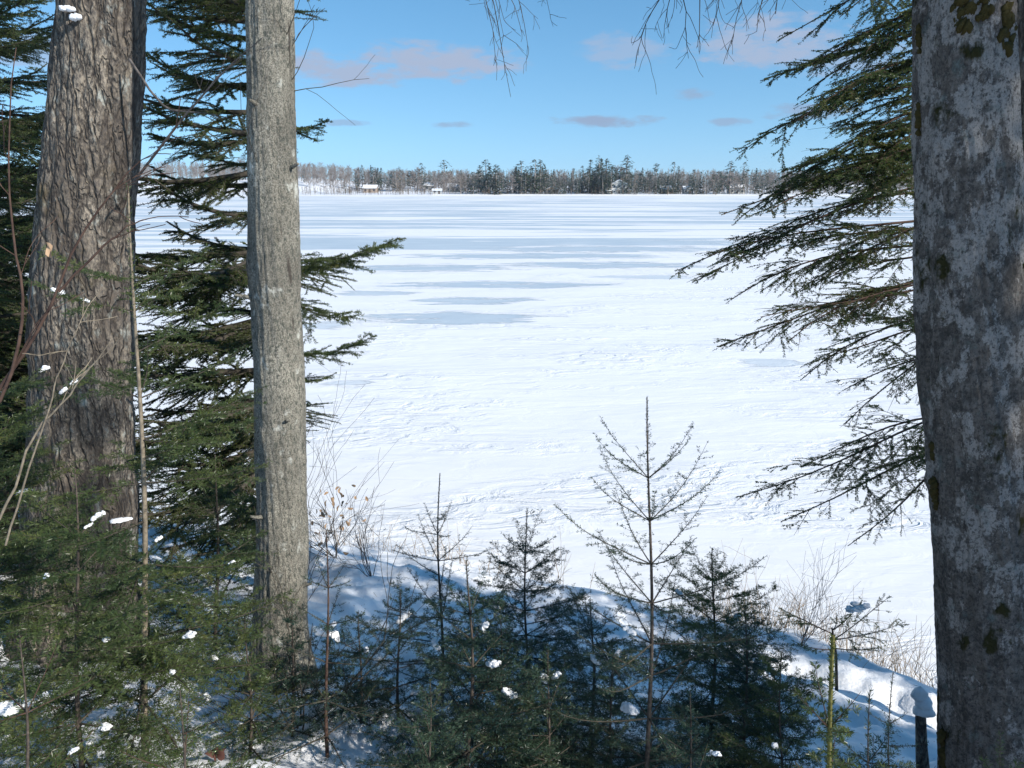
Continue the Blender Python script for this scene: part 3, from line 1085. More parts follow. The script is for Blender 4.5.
# ------------------------------------------------------------------ the big trunks
def big_trunk(name, label, cat, spec, y0, M, seed, topz=12.0, flare=1.25, lean_y=0.04, rough=0.012, fine=1, wobble=0.0, knots=0):
    """spec: list of (u, v, width px) down the trunk; continues above the frame to topz with bare limbs"""
    rng = np.random.default_rng(seed)
    pts, rad = [], []
    for (u, v, wpx) in spec:
        p = P(u, v, y0)
        p = P(u, v, y0 + lean_y * (p[2] - 2.5))
        pts.append(p)
        dep = p[1] * cp - (p[2] - 5) * sp
        rad.append(wpx / 2 / F * dep)
    pts = np.array(pts)[::-1]; rad = np.array(rad)[::-1]     # bottom to top
    g = gz(pts[0][0], pts[0][1])
    d = (pts[-1] - pts[0]); d /= d[2]
    base = pts[0] + d * (g - 0.25 - pts[0][2])
    if pts[0][2] > g - 0.1:
        pts = np.vstack([base, pts]); rad = np.concatenate([[rad[0] * flare], rad])
    d2 = pts[-1] - pts[-2]; d2 /= d2[2]
    zz = np.linspace(pts[-1][2] + 0.4, topz, 6)
    ext = np.array([pts[-1] + d2 * (z - pts[-1][2]) * np.array([0.7, 0.7, 1]) for z in zz])
    rext = np.linspace(rad[-1] * 0.97, rad[-1] * 0.25, 6)
    pts = np.vstack([pts, ext]); rad = np.concatenate([rad, rext])
    n = 420 * fine
    zs = np.linspace(pts[0][2], pts[-1][2], n)
    cx, cy, rr = (np.interp(zs, pts[:, 2], a) for a in (pts[:, 0], pts[:, 1], rad))
    k = np.ones(25) / 25
    sm = lambda a: np.convolve(np.pad(a, 12, mode='edge'), k, 'valid')
    cx, cy, rr = sm(cx), sm(cy), sm(rr)
    if wobble:
        cx = cx + wobble * (fbm(zs * 1.3, zs * 0 + seed, seed, 3) - 0.5)
        rr = rr * (1 + 0.10 * (fbm(zs * 2.1 + 7, zs * 0 + seed, seed + 3, 3) - 0.5))
    m = 72 * fine
    th = np.arange(m) * 2 * math.pi / m
    T, Zg = np.meshgrid(th, zs)
    nn = fbm(np.cos(T) * 2.2 + 5 + Zg * 0.9, np.sin(T) * 2.2 + 5 + Zg * 0.5, seed, 3) - 0.5
    n2 = fbm(np.cos(T) * 7 + 9 + Zg * 3, np.sin(T) * 7 + Zg * 2.4, seed + 5, 3) - 0.5
    RR = rr[:, None] * (1 + 0.14 * nn) + rough * n2 * 2
    if fine > 1:
        n3 = fbm(np.cos(T) * 16 + 19 + Zg * 6, np.sin(T) * 16 + Zg * 5.2, seed + 15, 4) - 0.5
        n4 = fbm(np.cos(T) * 40 + 49 + Zg * 20, np.sin(T) * 40 + Zg * 18, seed + 25, 3) - 0.5
        RR = RR + rough * (n3 * 1.6 + n4 * 0.9)
    for _ in range(knots):
        kz, ka = rng.uniform(g + .3, g + 3.6), rng.uniform(2.6, 6.6)
        dd_ = ((Zg - kz) / rng.uniform(.03, .06)) ** 2 + (((T - ka + math.pi) % (2 * math.pi) - math.pi) * rr[:, None] / rng.uniform(.02, .035)) ** 2
        RR = RR + rng.uniform(.006, .014) * np.exp(-dd_) - 0.012 * np.exp(-dd_ * 9)
    flz = np.clip(1 - (Zg - g) / 0.55, 0, 1) ** 2
    RR = RR * (1 + flz * (flare - 1) * (0.7 + 0.6 * np.cos(T * 4 + seed)))
    V = np.stack([cx[:, None] + RR * np.cos(T), cy[:, None] + RR * np.sin(T), Zg], -1).reshape(-1, 3)
    i, j = np.meshgrid(np.arange(m), np.arange(n - 1))
    f = np.stack([j * m + i, j * m + (i + 1) % m, (j + 1) * m + (i + 1) % m, (j + 1) * m + i], -1).reshape(-1, 4)
    root = thing(name, (pts[0][0], pts[0][1], g), label, cat)
    mb = MB(); mb.quads(V, f)
    tr = mb.build('trunk', M, root)
    at = lambda z: np.array([np.interp(z, zs, cx), np.interp(z, zs, cy), z])
    rat = lambda z: float(np.interp(z, zs, rr))
    return root, at, rat


def twig_tree(mb, rng, p, d, L, r, depth, spread=0.5, grav=0.0, kids=(2, 4), minr=0.0009, mat=0):
    n = 5
    pts = [np.asarray(p, float)]
    d = np.asarray(d, float) / np.linalg.norm(d)
    for k in range(n):
        d = d + rng.normal(0, 0.10, 3) + np.array([0, 0, grav])
        d /= np.linalg.norm(d)
        pts.append(pts[-1] + d * L / n)
    tube(mb, pts, np.linspace(r, max(minr, r * 0.45), n + 1), 4 if r < 0.006 else 6, mat)
    if depth > 0:
        for k in range(rng.integers(kids[0], kids[1] + 1)):
            i = rng.integers(1, n + 1)
            dd = (pts[i] - pts[i - 1])
            dd /= np.linalg.norm(dd)
            nd = dd + rng.normal(0, spread, 3)
            twig_tree(mb, rng, pts[i], nd, L * rng.uniform(0.45, 0.75), max(minr, r * 0.55), depth - 1, spread, grav, kids, minr, mat)
    return pts


def limb(root, rng, p0, d, L, r, M, depth=3, grav=0.0, name='limb', spread=0.45, kids=(3, 5)):
    mb = MB()
    twig_tree(mb, rng, p0, d, L, r, depth, spread, grav, kids)
    return mb.build(name, M, root)


rt = np.random.default_rng(8)
# left: wide furrowed maple
mapleL, aL, rL = big_trunk('maple_tree', 'wide furrowed maple trunk with rough grey brown plates behind the young firs', 'tree',
    [(102, 0, 80), (93, 130, 84), (83, 240, 89), (81, 400, 94), (80, 520, 102)], 4.5, M_FURROW, 3, 13.0, 1.2, 0.03, 0.012, fine=2, wobble=.04)
# middle: slim grey
ashM, aM, rM = big_trunk('hardwood_tree', 'slim straight grey trunk with grainy bark standing alone before the open lake', 'tree',
    [(269, 0, 46), (272, 130, 47), (275, 240, 48), (278, 400, 48.5), (280.5, 520, 49.5), (281, 620, 51), (282, 700, 55)], 4.0, M_GRAIN, 5, 12.0, 1.25, 0.02, 0.006, fine=2, wobble=0.02, knots=14)
# right: large lichen-covered
mapleR, aR, rR = big_trunk('maple_tree', 'large nearby maple trunk blotched with pale lichen and dark moss', 'tree',
    [(962, 0, 88), (966, 130, 90), (972, 280, 93), (980, 450, 97), (991, 600, 100), (1002, 768, 112)], 2.8, M_LICHEN, 9, 12.0, 1.15, 0.05, 0.009, fine=3, wobble=.03, knots=4)
# second dark trunk right behind it
darkR, aD, rD = big_trunk('dark_tree', 'dark trunk at the edge, half hidden behind the large lichened maple', 'tree',
    [(1034, 0, 62), (1039, 200, 64), (1047, 450, 66), (1056, 700, 70)], 3.3, M_FURROW, 14, 11.0, 1.15, 0.05, 0.007)

# bare limbs above the frame, their twigs hanging into it
def hang(root, rng, start, stops, M, r=0.012, drop=None, nt=10):
    """a limb from start through stops (world points), with pendent twigs towards the points in drop"""
    mb = MB()
    pts = np.array([start] + stops)
    t = np.linspace(0, 1, len(pts)); tt = np.linspace(0, 1, 14)
    pp = np.stack([np.interp(tt, t, pts[:, k]) for k in range(3)], 1)
    pp += np.cumsum(rng.normal(0, 0.008, pp.shape), 0)
    tube(mb, pp, np.linspace(r, r * 0.3, 14), 6)
    for e in drop or []:
        e = np.asarray(e)
        k = int(np.argmin(np.linalg.norm(pp[4:] - e, axis=1))) + 4
        s = pp[max(2, k - 1)]
        n = 7
        q_ = np.array([s * (1 - a) + e * a for a in np.linspace(0, 1, n)])
        q_[:, 2] += 0.10 * np.sin(np.linspace(0, 1, n) * 3.14) * np.linalg.norm(e - s)
        q_ += np.cumsum(rng.normal(0, 0.007, q_.shape), 0)
        tube(mb, q_, np.linspace(0.0034, 0.0012, n), 4)
        for i in range(1, n):
            for _ in range(rng.integers(0, 3)):
                d = q_[i] - q_[i - 1]
                d = d / np.linalg.norm(d) + rng.normal(0, 0.45, 3)
                twig_tree(mb, rng, q_[i], d, rng.uniform(0.05, 0.17), 0.0014, 1, 0.7, -0.02, (1, 2), 0.0009)
    return mb.build('limb', M, root)


ym = 4.3
hang(ashM, rt, aM(6.9), [P(380, -70, ym), P(470, -60, ym + .1), P(540, -50, ym + .2), P(600, -55, ym + .3)], M_TWIG, 0.014,
     [P(492, 55, ym), P(512, 88, ym), P(503, 20, ym), P(528, 40, ym + .1), P(545, 14, ym + .2), P(498, 30, ym - .1), P(518, 25, ym)])
yr = 3.6
hang(mapleR, rt, aR(6.3), [P(860, -75, 3.2), P(780, -55, 3.4), P(700, -35, yr), P(640, -20, yr), P(560, -30, yr + .2)], M_TWIG, 0.016,
     [P(645, 32, yr), P(680, 45, yr), P(700, 50, yr), P(665, 20, yr), P(730, 30, yr), P(770, 12, yr), P(755, 40, yr), P(715, 15, yr)])
# dead side twigs of the slim grey trunk
for (z, u, v, dy, L) in [(5.45, 362, 86, 0.1, .4), (5.62, 312, 3, -.1, .22), (5.5, 316, 14, 0, .2), (5.35, 318, 40, -.05, .2), (4.95, 215, 65, -.3, .5)]:
    s = aM(z)
    e = P(u, v, s[1] + dy)
    d = e - s
    limb(ashM, rt, s + d / np.linalg.norm(d) * rM(z) * 0.8, d, np.linalg.norm(d) * .9, 0.0024, M_TWIG, 1, 0.0, 'twig', 0.35, (1, 2))
for (z, an, L) in [(5.05, -.5, .05), (4.4, -2.6, .07), (3.75, -1.0, .045), (3.2, -2.2, .06), (2.75, -.3, .06), (5.35, -1.9, .04)]:
    d = np.array([math.cos(an), math.sin(an), .35])
    mb = MB()
    a = aM(z) + d * rM(z) * .8
    tube(mb, [a, a + d * (L * .4 + rM(z) * .2), a + d * (L + rM(z) * .2) + rt.normal(0, .006, 3)], [.014, .010, .0065], 7)
    mb.build('branch_stub', M_GRAIN, ashM)
for k in range(5):
    z = 8 + k * 0.8
    an = rt.random() * 6.28
    limb(ashM, rt, aM(z), (math.cos(an), math.sin(an), 0.8), 2.2 - k * .25, 0.035 - k * .004, M_BRANCH, 3)
    an = rt.random() * 6.28
    limb(mapleL, rt, aL(z), (math.cos(an), math.sin(an), 0.8), 2.8 - k * .3, 0.07 - k * .008, M_BRANCH, 3)
    an = rt.random() * 6.28
    limb(mapleR, rt, aR(z - .5), (math.cos(an), math.sin(an), 0.8), 2.6 - k * .25, 0.06 - k * .006, M_BRANCH, 3)
    an = rt.random() * 6.28
    limb(darkR, rt, aD(z - .5), (math.cos(an), math.sin(an), 0.8), 2.0 - k * .25, 0.04 - k * .006, M_BRANCH, 3)


def blob(mb, rng, c, s, seed, nu=14, nv=9, flat_bottom=0.0, amp=0.35, mat=0):
    th = np.linspace(0, 2 * math.pi, nu, endpoint=False)
    ph = np.linspace(-math.pi / 2, math.pi / 2, nv)
    T, Ph = np.meshgrid(th, ph)
    d = np.stack([np.cos(T) * np.cos(Ph), np.sin(T) * np.cos(Ph), np.sin(Ph)], -1)
    n = 1 + amp * 2 * (fbm(d[..., 0] * 1.7 + 9 + seed, d[..., 1] * 1.7 + d[..., 2] * 1.3 + 9, seed % 50, 3) - 0.5)
    p = d * n[..., None] * np.asarray(s)
    if flat_bottom:
        p[..., 2] = np.where(p[..., 2] < 0, p[..., 2] * (1 - flat_bottom), p[..., 2])
    V = (p + np.asarray(c)).reshape(-1, 3)
    i, j = np.meshgrid(np.arange(nu), np.arange(nv - 1))
    f = np.stack([j * nu + i, j * nu + (i + 1) % nu, (j + 1) * nu + (i + 1) % nu, (j + 1) * nu + i], -1).reshape(-1, 4)
    mb.quads(V, f, mat)


# moss cushions on the left edge of the lichened maple
for (u, v, s) in [(926, 450, .022), (928, 492, .034), (915, 118, .026), (913, 30, .022), (942, 14, .04), (984, 32, .04), (960, 8, .03), (944, 742, .05), (1004, 265, .028), (1003, 332, .02), (1000, 460, .02)]:
    z = P(u, v, 2.9)[2]
    c = aR(z)
    e = P(u, v, c[1])
    d = e - c
    d[2] = 0
    dn = d / max(np.linalg.norm(d), 1e-6)
    off = min(np.linalg.norm(d), rR(z)) / rR(z)
    dirv = dn * off + np.array([0, -1, 0]) * math.sqrt(max(0, 1 - off * off))
    mb = MB()
    for kk in range(18):
        dz_ = rt.normal(0, s * 1.0)
        dx_ = rt.normal(0, s * .5)
        ss = s * rt.uniform(.18, .5)
        cc = aR(z + dz_)
        dv2 = dirv + np.array([dx_ / rR(z), 0, 0])
        dv2 /= np.linalg.norm(dv2)
        blob(mb, rt, cc + dv2 * rR(z) * 1.0, (ss, ss, ss * 1.2), int(u) + kk, 16, 11, 0, 0.8)
    mb.build('moss_patch', M_MOSS, mapleR)

# ------------------------------------------------------------------ firs
FIRM = {'bark': M_STEM, 'twig': M_TWIG, 'needle': M_FIR}
FIRB = {'bark': M_STEM, 'twig': M_TWIG, 'needle': M_FIRBLUE}
FIRY = {'bark': M_STEM, 'twig': M_RTWIG, 'needle': M_FIRYELLOW}
FIRP = {'bark': M_PALESTEM, 'twig': M_TWIG, 'needle': M_FIR}
FIRG = {'bark': M_GREEN_STEM, 'twig': M_RTWIG, 'needle': M_FIRYELLOW}
SAP = dict(jang=8, wild=0.3, twist=0.16, sp=0.055, lat=0.44, ang=50, dens=560, nl=0.019, nw=0.0030, flat=0.75, el0=-2, el1=46, sag=0.10, tipup=0.12, first=0.16, keep=0.88, keep2=0.8, r2=0.42, sp2=0.055, tipr=0.18, bend=0.02, sides=6, bare=0.1)


def base_at(u, y):
    x = float((u - 512) / F * (y * cp - (2.5 - 5) * sp))
    for _ in range(4):
        z = gz(x, y)
        x = float((u - 512) / F * (y * cp - (z - 5) * sp))
    return np.array([x, y, z])


def sapling(u_top, v_top, y, u_base, label, wmax, seed, r0=0.012, mats=FIRM, o=None, whorl=0.13, per=5, lo=0.08, power=0.7, group='young firs on the snowy bank', name='fir_sapling', inter=0.5):
    top = P(u_top, v_top, y)
    base = base_at(u_base, y)
    pr = lambda t: max(0.05, wmax * min(1.0, (1 - t) ** power * 1.05) * min(1, 0.55 + t * 2.5))
    oo = {**SAP, **(o or {})}
    rr0 = random.Random(seed)
    oo['bkeep'] = oo.get('bkeep', rr0.uniform(0.70, 0.95))
    oo['bend'] = oo.get('bend', 0.02) * rr0.uniform(0.6, 2.2)
    return fir(name, label, 'sapling', group, base, top, r0, seed, oo, whorl * (1.12 if group else 1), per, pr, lo, mats, inter=inter * 0.7)


SPARSE = dict(cover=0.85, dens=420, nl=0.013, nw=.0026, keep=0.75, keep2=0.5, lat=0.34)
# middle row
sapling(647, 397, 2.95, 648, 'tall sparse young fir whose bare leader rises highest before the snowy lake', 0.66, 101, 0.013, FIRB, dict(SPARSE, el0=-4, el1=44, sag=0.0, tipup=0.2, leader=0.5, sp=0.045, lat=0.26), 0.17, 5, 0.06, 0.48, inter=0.15)
sapling(440, 473, 4.3, 440, 'slender young fir with a thin layered tip left of the centre', 0.62, 102, 0.014, FIRB, dict(SPARSE, el1=36, lat=.28), 0.15, 5, 0.08, 0.6)
sapling(527, 508, 4.2, 529, 'young fir with a short sparse tip between the two taller ones', 0.60, 103, 0.013, FIRB, dict(cover=0.95, dens=500), 0.13, 5, 0.08, 0.62)
sapling(466, 560, 2.95, 468, 'dense dark young fir with thick stem in front of the slender tipped one', 0.50, 104, 0.014, FIRB, dict(dens=600), 0.11, 5, 0.06, 0.6)
sapling(326, 530, 3.1, 327, 'thin reddish stemmed sapling right of the slim grey trunk', 0.40, 105, 0.011, {**FIRB, 'bark': M_RTWIG}, dict(SPARSE), 0.15, 4, 0.1, 0.6)
sapling(712, 548, 3.9, 712, 'broad low young fir right of the tall sparse one', 0.68, 106, 0.014, FIRM, None, 0.13, 5, 0.08, 0.6)
sapling(745, 610, 3.4, 748, 'bushy little fir spreading toward the sunlit snow patch', 0.46, 107, 0.011, FIRB, dict(dens=600), 0.10, 5, 0.06, 0.55)
sapling(590, 600, 3.6, 592, 'low dark fir between the centre and the tall sparse sapling', 0.55, 108, 0.012, FIRB, dict(dens=600), 0.12, 5, 0.06, 0.6)
sapling(400, 590, 3.7, 398, 'low spreading fir above the lumpy snow left of the centre', 0.56, 109, 0.012, FIRB, dict(dens=560), 0.13, 5, 0.08, 0.6)
sapling(833, 636, 1.75, 830, 'short yellow green fir shoot standing close in the foreground', 0.24, 111, 0.0085, FIRG, dict(el0=10, el1=55, tipr=0.55, leader=0.95, dens=1500, flat=0.3, cover=.5), 0.17, 4, 0.45, 0.35, inter=0.0)
sapling(893, 672, 2.3, 897, 'thin little fir beside the foot of the lichened maple', 0.26, 112, 0.006, FIRB, dict(SPARSE, el1=40, dens=380), 0.10, 4, 0.1, 0.6)
sapling(870, 690, 2.0, 868, 'small dark fir low between the yellow green shoot and lichened maple', 0.30, 113, 0.007, FIRB, dict(dens=600), 0.10, 5, 0.1, 0.6)
sapling(1000, 735, 1.9, 1000, 'tiny fir in front of the lichened maple foot', 0.24, 115, 0.006, FIRM, dict(dens=600), 0.09, 5, 0.06, 0.6)
sapling(612, 645, 3.2, 614, 'dark fir just left of the foot of the tall sparse sapling', 0.42, 130, 0.010, FIRB, dict(dens=600), 0.11, 5, 0.06, 0.55)
sapling(548, 650, 3.0, 545, 'short dark fir deep in the shade at the front of the middle row', 0.40, 110, 0.010, FIRB, dict(dens=600), 0.11, 5, 0.06, 0.55)
sapling(358, 612, 3.5, 360, 'low fir just right of the thin reddish stemmed sapling', 0.42, 133, 0.010, FIRB, dict(dens=560), 0.12, 5, 0.06, 0.6)
sapling(292, 600, 3.3, 290, 'dark little fir against the foot of the slim grey trunk', 0.36, 134, 0.009, FIRB, dict(dens=560), 0.12, 5, 0.06, 0.6)
sapling(690, 690, 2.3, 690, 'low dark fir in the front shade right of the tall sparse sapling', 0.30, 114, 0.008, FIRB, dict(dens=600), 0.10, 5, 0.06, 0.6)
sapling(430, 680, 2.5, 432, 'low dark fir at the bottom edge left of the dense one', 0.30, 135, 0.008, FIRB, dict(dens=600), 0.10, 5, 0.06, 0.6)
sapling(500, 615, 3.3, 500, 'dark fir between the dense one and the short sparse tip', 0.48, 131, 0.011, FIRB, dict(dens=600), 0.11, 5, 0.06, 0.6)
sapling(782, 650, 3.0, 784, 'small fir at the right end of the middle row', 0.40, 132, 0.009, FIRM, dict(dens=600), 0.10, 5, 0.06, 0.6)
# left thicket
sapling(128, 185, 2.8, 143, 'tall thin young fir with pale lower stem in front of the wide maple', 0.60, 120, 0.017, FIRP, dict(el0=-6, el1=25, lat=0.45, dens=520, sp=0.055, bkeep=0.65), 0.16, 5, 0.12, 0.35, name='fir_tree', inter=0.6)
sapling(75, 470, 2.6, 82, 'young fir with dark stem low left of the pale stemmed one', 0.60, 121, 0.013, FIRM, dict(dens=560, el0=0, el1=30, bkeep=.6), 0.14, 5, 0.05, 0.5)
sapling(215, 455, 4.9, 214, 'young fir filling the gap between wide maple and slim grey trunk', 0.95, 122, 0.018, FIRM, dict(dens=420, nw=.004, sp=.07, sp2=.07), 0.17, 5, 0.08, 0.6)
sapling(-25, 330, 3.3, -20, 'young fir at the edge left of the wide maple', 0.80, 123, 0.018, FIRM, dict(el0=-5, el1=25, bkeep=.8), 0.16, 5, 0.1, 0.45)
sapling(20, 640, 1.9, 15, 'olive green little fir in the bottom corner', 0.40, 124, 0.009, FIRY, dict(dens=520, el0=0, el1=30, bkeep=.55, sp=.05), 0.13, 5, 0.05, 0.5)
sapling(180, 690, 2.1, 185, 'low olive fir spreading before the slim grey trunk', 0.40, 125, 0.009, FIRY, dict(dens=520, el0=0, el1=30, bkeep=.55, sp=.05), 0.13, 5, 0.05, 0.5)
sapling(245, 610, 3.1, 247, 'young fir partly hiding the foot of the slim grey trunk', 0.36, 126, 0.010, FIRM, dict(dens=520, bkeep=.85), 0.12, 5, 0.06, 0.6)

# ------------------------------------------------------------------ tall conifers behind
BIG = dict(sp=0.085, lat=0.36, ang=48, jang=11, wild=0.4, twist=0.22, dens=420, nl=0.023, nw=0.0052, flat=0.65, el0=-12, el1=25, sag=0.16, tipup=0.22, first=0.16, keep=0.85, keep2=0.8,
           r2=0.42, sp2=0.07, bare=0.2, bend=0.01, leader=0.08, rmin=0.0010, sag1=0.14)


def tall_fir(u, y, H, label, wmax, seed, mats, o=None, whorl=0.27, per=5, name='fir_tree', lo=0.08, group='tall firs behind the maple', top=None):
    base = base_at(u, y)
    if top is None:
        top = base + np.array([0.02 * H * math.sin(seed), 0.0, H])
    pr = lambda t: max(0.2, wmax * (1 - t) ** 0.75 * min(1, 0.7 + t * 2))
    return fir(name, label, 'tree', group, base, top, H * 0.011, seed, {**BIG, **(o or {})}, whorl, per, pr, lo, mats, inter=0.35)


tb = base_at(284, 7.3)
tt_ = P(271, 20, 7.4)
tall_fir(284, 7.3, 13.0, 'tall fir behind the slim grey trunk, boughs reaching left and over the lake', 1.9, 201, {**FIRM, 'needle': M_FIRSUN}, dict(bkeep=0.78, right=1.0, lat=.40, sag=.12, bend=0.0, wild=.45), 0.26, 6, top=tb + (tt_ - tb) * (13.0 / (tt_[2] - tb[2])))
tall_fir(12, 7.8, 10.5, 'dense tall dark fir filling the upper corner behind the wide maple', 2.3, 202, FIRM, dict(bkeep=.9), 0.28)
tall_fir(45, 9.3, 12.0, 'tall fir farther back between the corner fir and the wide maple', 2.2, 204, FIRM, dict(bkeep=.9), 0.30)
tall_fir(-70, 5.6, 9.0, 'tall fir just outside the corner, only its outer boughs showing', 2.0, 203, FIRM, dict(bkeep=0.8), 0.30)


# explicit boughs that show right of the slim grey trunk
def own_bough(root, rng, start, tip, o, rad, mats, sag=0.1, tipup=0.1, mid=None):
    start, tip = np.asarray(start, float), np.asarray(tip, float)
    d = tip - start
    L = np.linalg.norm(d)
    ax = curve_pts(start, d, L, 0, 0, 9, o.get('wob', 0.03), rng)
    t = np.linspace(0, 1, 9)
    ax[:, 2] += sag * L * 4 * t * (1 - t) * -1 + tipup * L * (t ** 3 - t) * 0.5
    if mid is not None:
        pass
    mb = MB()
    make_bough(mb, rng, ax, rad, o['sp'], {**o, 'lat': o['lat'] * L})
    ALL_AXES.append((root.name, ax))
    return mb.build('bough', mats, root)


firmid = bpy.data.objects['fir_tree.001'] if 'fir_tree.001' in bpy.data.objects else None
rb = np.random.default_rng(77)
for (v0, u1, v1, y1, dn) in [(258, 401, 240, 6.9, 1), (272, 372, 246, 7.2, 1), (290, 352, 318, 6.6, 1), (352, 376, 338, 6.8, .85), (380, 335, 372, 6.9, .9), (130, 328, 118, 6.9, 1), (120, 322, 140, 7.2, .6), (60, 200, 30, 6.6, 1)]:
    s = P(277, v0, 7.35)
    own_bough(firmid, rb, s, P(u1, v1, y1), {**BIG, 'lat': 0.27, 'dens': 460, 'sp': 0.06, 'sp2': 0.055, 'cover': dn, 'pow': 0.45, 'first': .05, 'sp3': 0}, 0.010, [M_TWIG, M_FIRSUN], 0.03, 0.15)

# ------------------------------------------------------------------ hemlock behind the lichened maple
HEM = dict(wob=0.075, sp=0.08, lat=0.46, ang=46, jang=15, wild=0.6, twist=0.2, dens=420, nl=0.013, nw=0.0055, flat=0.9, sag1=0.14, first=0.22, keep=0.72, keep2=0.7, r2=0.46,
           sp2=0.06, sp3=0.04, r3=0.40, keep3=0.65, bare=0.4, nang=66, rmin=0.0010)
rh = np.random.default_rng(31)
yh = 5.4
hb = base_at(985, yh)
hem = thing('hemlock_tree', hb, 'hemlock hidden behind the lichened maple, feathery boughs reaching over the lake', 'tree')
mb = MB()
htop = hb + np.array([-0.1, 0.1, 9.5])
tube(mb, stem_points(hb - np.array([0, 0, .2]), htop, 0.01, 14, rh), np.linspace(0.11, 0.02, 14), 10)
mb.build('trunk', M_STEM, hem)
FULL, THIN, BARE = 0.9, 0.5, 0.35
for (v0, u1, v1, y1, cov, lat) in [
    (-120, 828, -12, 5.2, FULL, .34), (-60, 845, 8, 5.0, FULL, .3), (-40, 782, 30, 5.5, FULL, .30), (0, 800, 62, 5.1, FULL, .32), (20, 762, 88, 5.4, FULL, .28),
    (50, 792, 118, 4.9, FULL, .34), (75, 745, 152, 5.3, FULL, .28), (95, 800, 165, 5.0, FULL, .36), (115, 742, 205, 5.5, FULL, .27), (130, 830, 190, 4.9, FULL, .4),
    (150, 718, 207, 5.2, FULL, .24), (160, 760, 222, 5.0, .9, .3), (185, 735, 250, 5.6, THIN, .26), (180, 700, 268, 5.3, .7, .26), (215, 686, 282, 5.1, .8, .22),
    (240, 730, 300, 5.4, .5, .26), (275, 722, 345, 5.2, .65, .24), (268, 792, 350, 4.9, .5, .3), (325, 822, 350, 5.3, .8, .36), (340, 850, 395, 5.1, .6, .36),
    (405, 738, 500, 5.2, .75, .26), (415, 800, 455, 5.5, .4, .28), (440, 770, 520, 5.0, .6, .28), (420, 850, 550, 5.2, .5, .22),
    (450, 870, 470, 5.4, .5, .35), (225, 760, 262, 5.7, .7, .3), (250, 800, 292, 5.8, .7, .3), (200, 790, 300, 5.6, .6, .32), (280, 770, 330, 5.0, .35, .3), (300, 800, 380, 5.6, .6, .3), (310, 850, 430, 5.3, .4, .3), (140, 780, 180, 5.7, .9, .3), (85, 830, 130, 5.7, .9, .34), (10, 800, 100, 5.6, .9, .3),
    (30, 868, 92, 4.9, FULL, .42), (-20, 880, 40, 4.9, FULL, .4), (110, 880, 160, 4.9, FULL, .4)]:
    s = P(983, v0, yh)
    own_bough(hem, rh, s, P(u1, v1, y1), {**HEM, 'lat': lat, 'cover': cov, 'keep2': 0.85 if cov > .75 else .7}, 0.011, [M_RTWIG, M_HEM], -0.05, 0.0)
# the rest of its crown, away from the view and above
for k in range(24):
    h = rh.uniform(0.45, 0.97) if k < 14 else rh.uniform(0.15, 0.45)
    an = rh.uniform(-1.9, 1.9)
    c = hb + (htop - hb) * h
    L = min(1.9 * (1.08 - h), 1.3)
    own_bough(hem, rh, c, c + np.array([math.cos(an) * L, math.sin(an) * L, -0.25 * L]), {**HEM, 'lat': .34, 'sp': .12, 'sp2': .1, 'sp3': 0, 'nw': .009, 'dens': 200}, 0.01, [M_RTWIG, M_HEM], -0.05, 0)

# ------------------------------------------------------------------ low hemlock branch and weeds on the shore
rs = np.random.default_rng(52)
b0 = base_at(838, 6.0)
low = thing('hemlock_sapling', b0, 'small dark spreading hemlock at the shore with snow on one branch', 'sapling')
mb = MB(); tube(mb, [b0 - [0, 0, .1], P(836, 655, 6.0), P(832, 628, 6.0)], [.016, .012, .008], 6)
mb.build('stem', M_STEM, low)
for (u0, v0, u1, v1, y1) in [(833, 640, 888, 598, 6.1), (833, 640, 905, 622, 5.9), (833, 634, 780, 605, 6.0), (833, 648, 885, 648, 5.8), (833, 630, 862, 600, 5.7), (833, 650, 795, 640, 5.8), (833, 630, 840, 612, 6.3)]:
    own_bough(low, rs, P(u0, v0, 6.0), P(u1, v1, y1), {**HEM, 'lat': .40, 'sp3': 0, 'cover': .8}, 0.006, [M_RTWIG, M_HEM], 0.04, .05)

mb = MB()
for k in range(420):
    if rs.random() < 0.78:
        u = rs.uniform(735, 945)
        x = float((u - 512) / F * 7.6)
        y = shore_y(x) - 0.15 + rs.normal(0.1, 0.28)
    else:
        x = rs.uniform(-3.6, 1.0)
        y = shore_y(x) + rs.normal(0, 0.2)
    z = gz(x, y)
    if z < -0.05:
        continue
    h = rs.uniform(0.18, 0.75) * (1 if rs.random() < .3 else .6)
    twig_tree(mb, rs, (x, y, z - .03), (rs.normal(0, .22), rs.normal(0, .22), 1), h, 0.0030, 1 if rs.random() < .6 else 0, 0.45, -0.02, (1, 3), 0.0013)
tag(mb.build('dry_weeds', M_GRASS), 'thin dry weed stalks poking through snow along the shore', 'weeds', kind='stuff')


def bare_shrub(base, label, n, L, r, M, seed, spread=0.5, dirs=None, depth=2, kids=(3, 5), name='bare_shrub', grav=0.01):
    rng = np.random.default_rng(seed)
    root = thing(name, base, label, 'shrub')
    for k in range(n):
        d = dirs[k] if dirs else (rng.normal(0, spread), rng.normal(0, spread), 1)
        mb = MB()
        twig_tree(mb, rng, np.asarray(base) - [0, 0, .05], d, (L if not hasattr(L, '__len__') else L[k]) * rng.uniform(.8, 1.15), r, depth, 0.42, grav, kids, 0.0012)
        mb.build('branch', M, root)
    return root


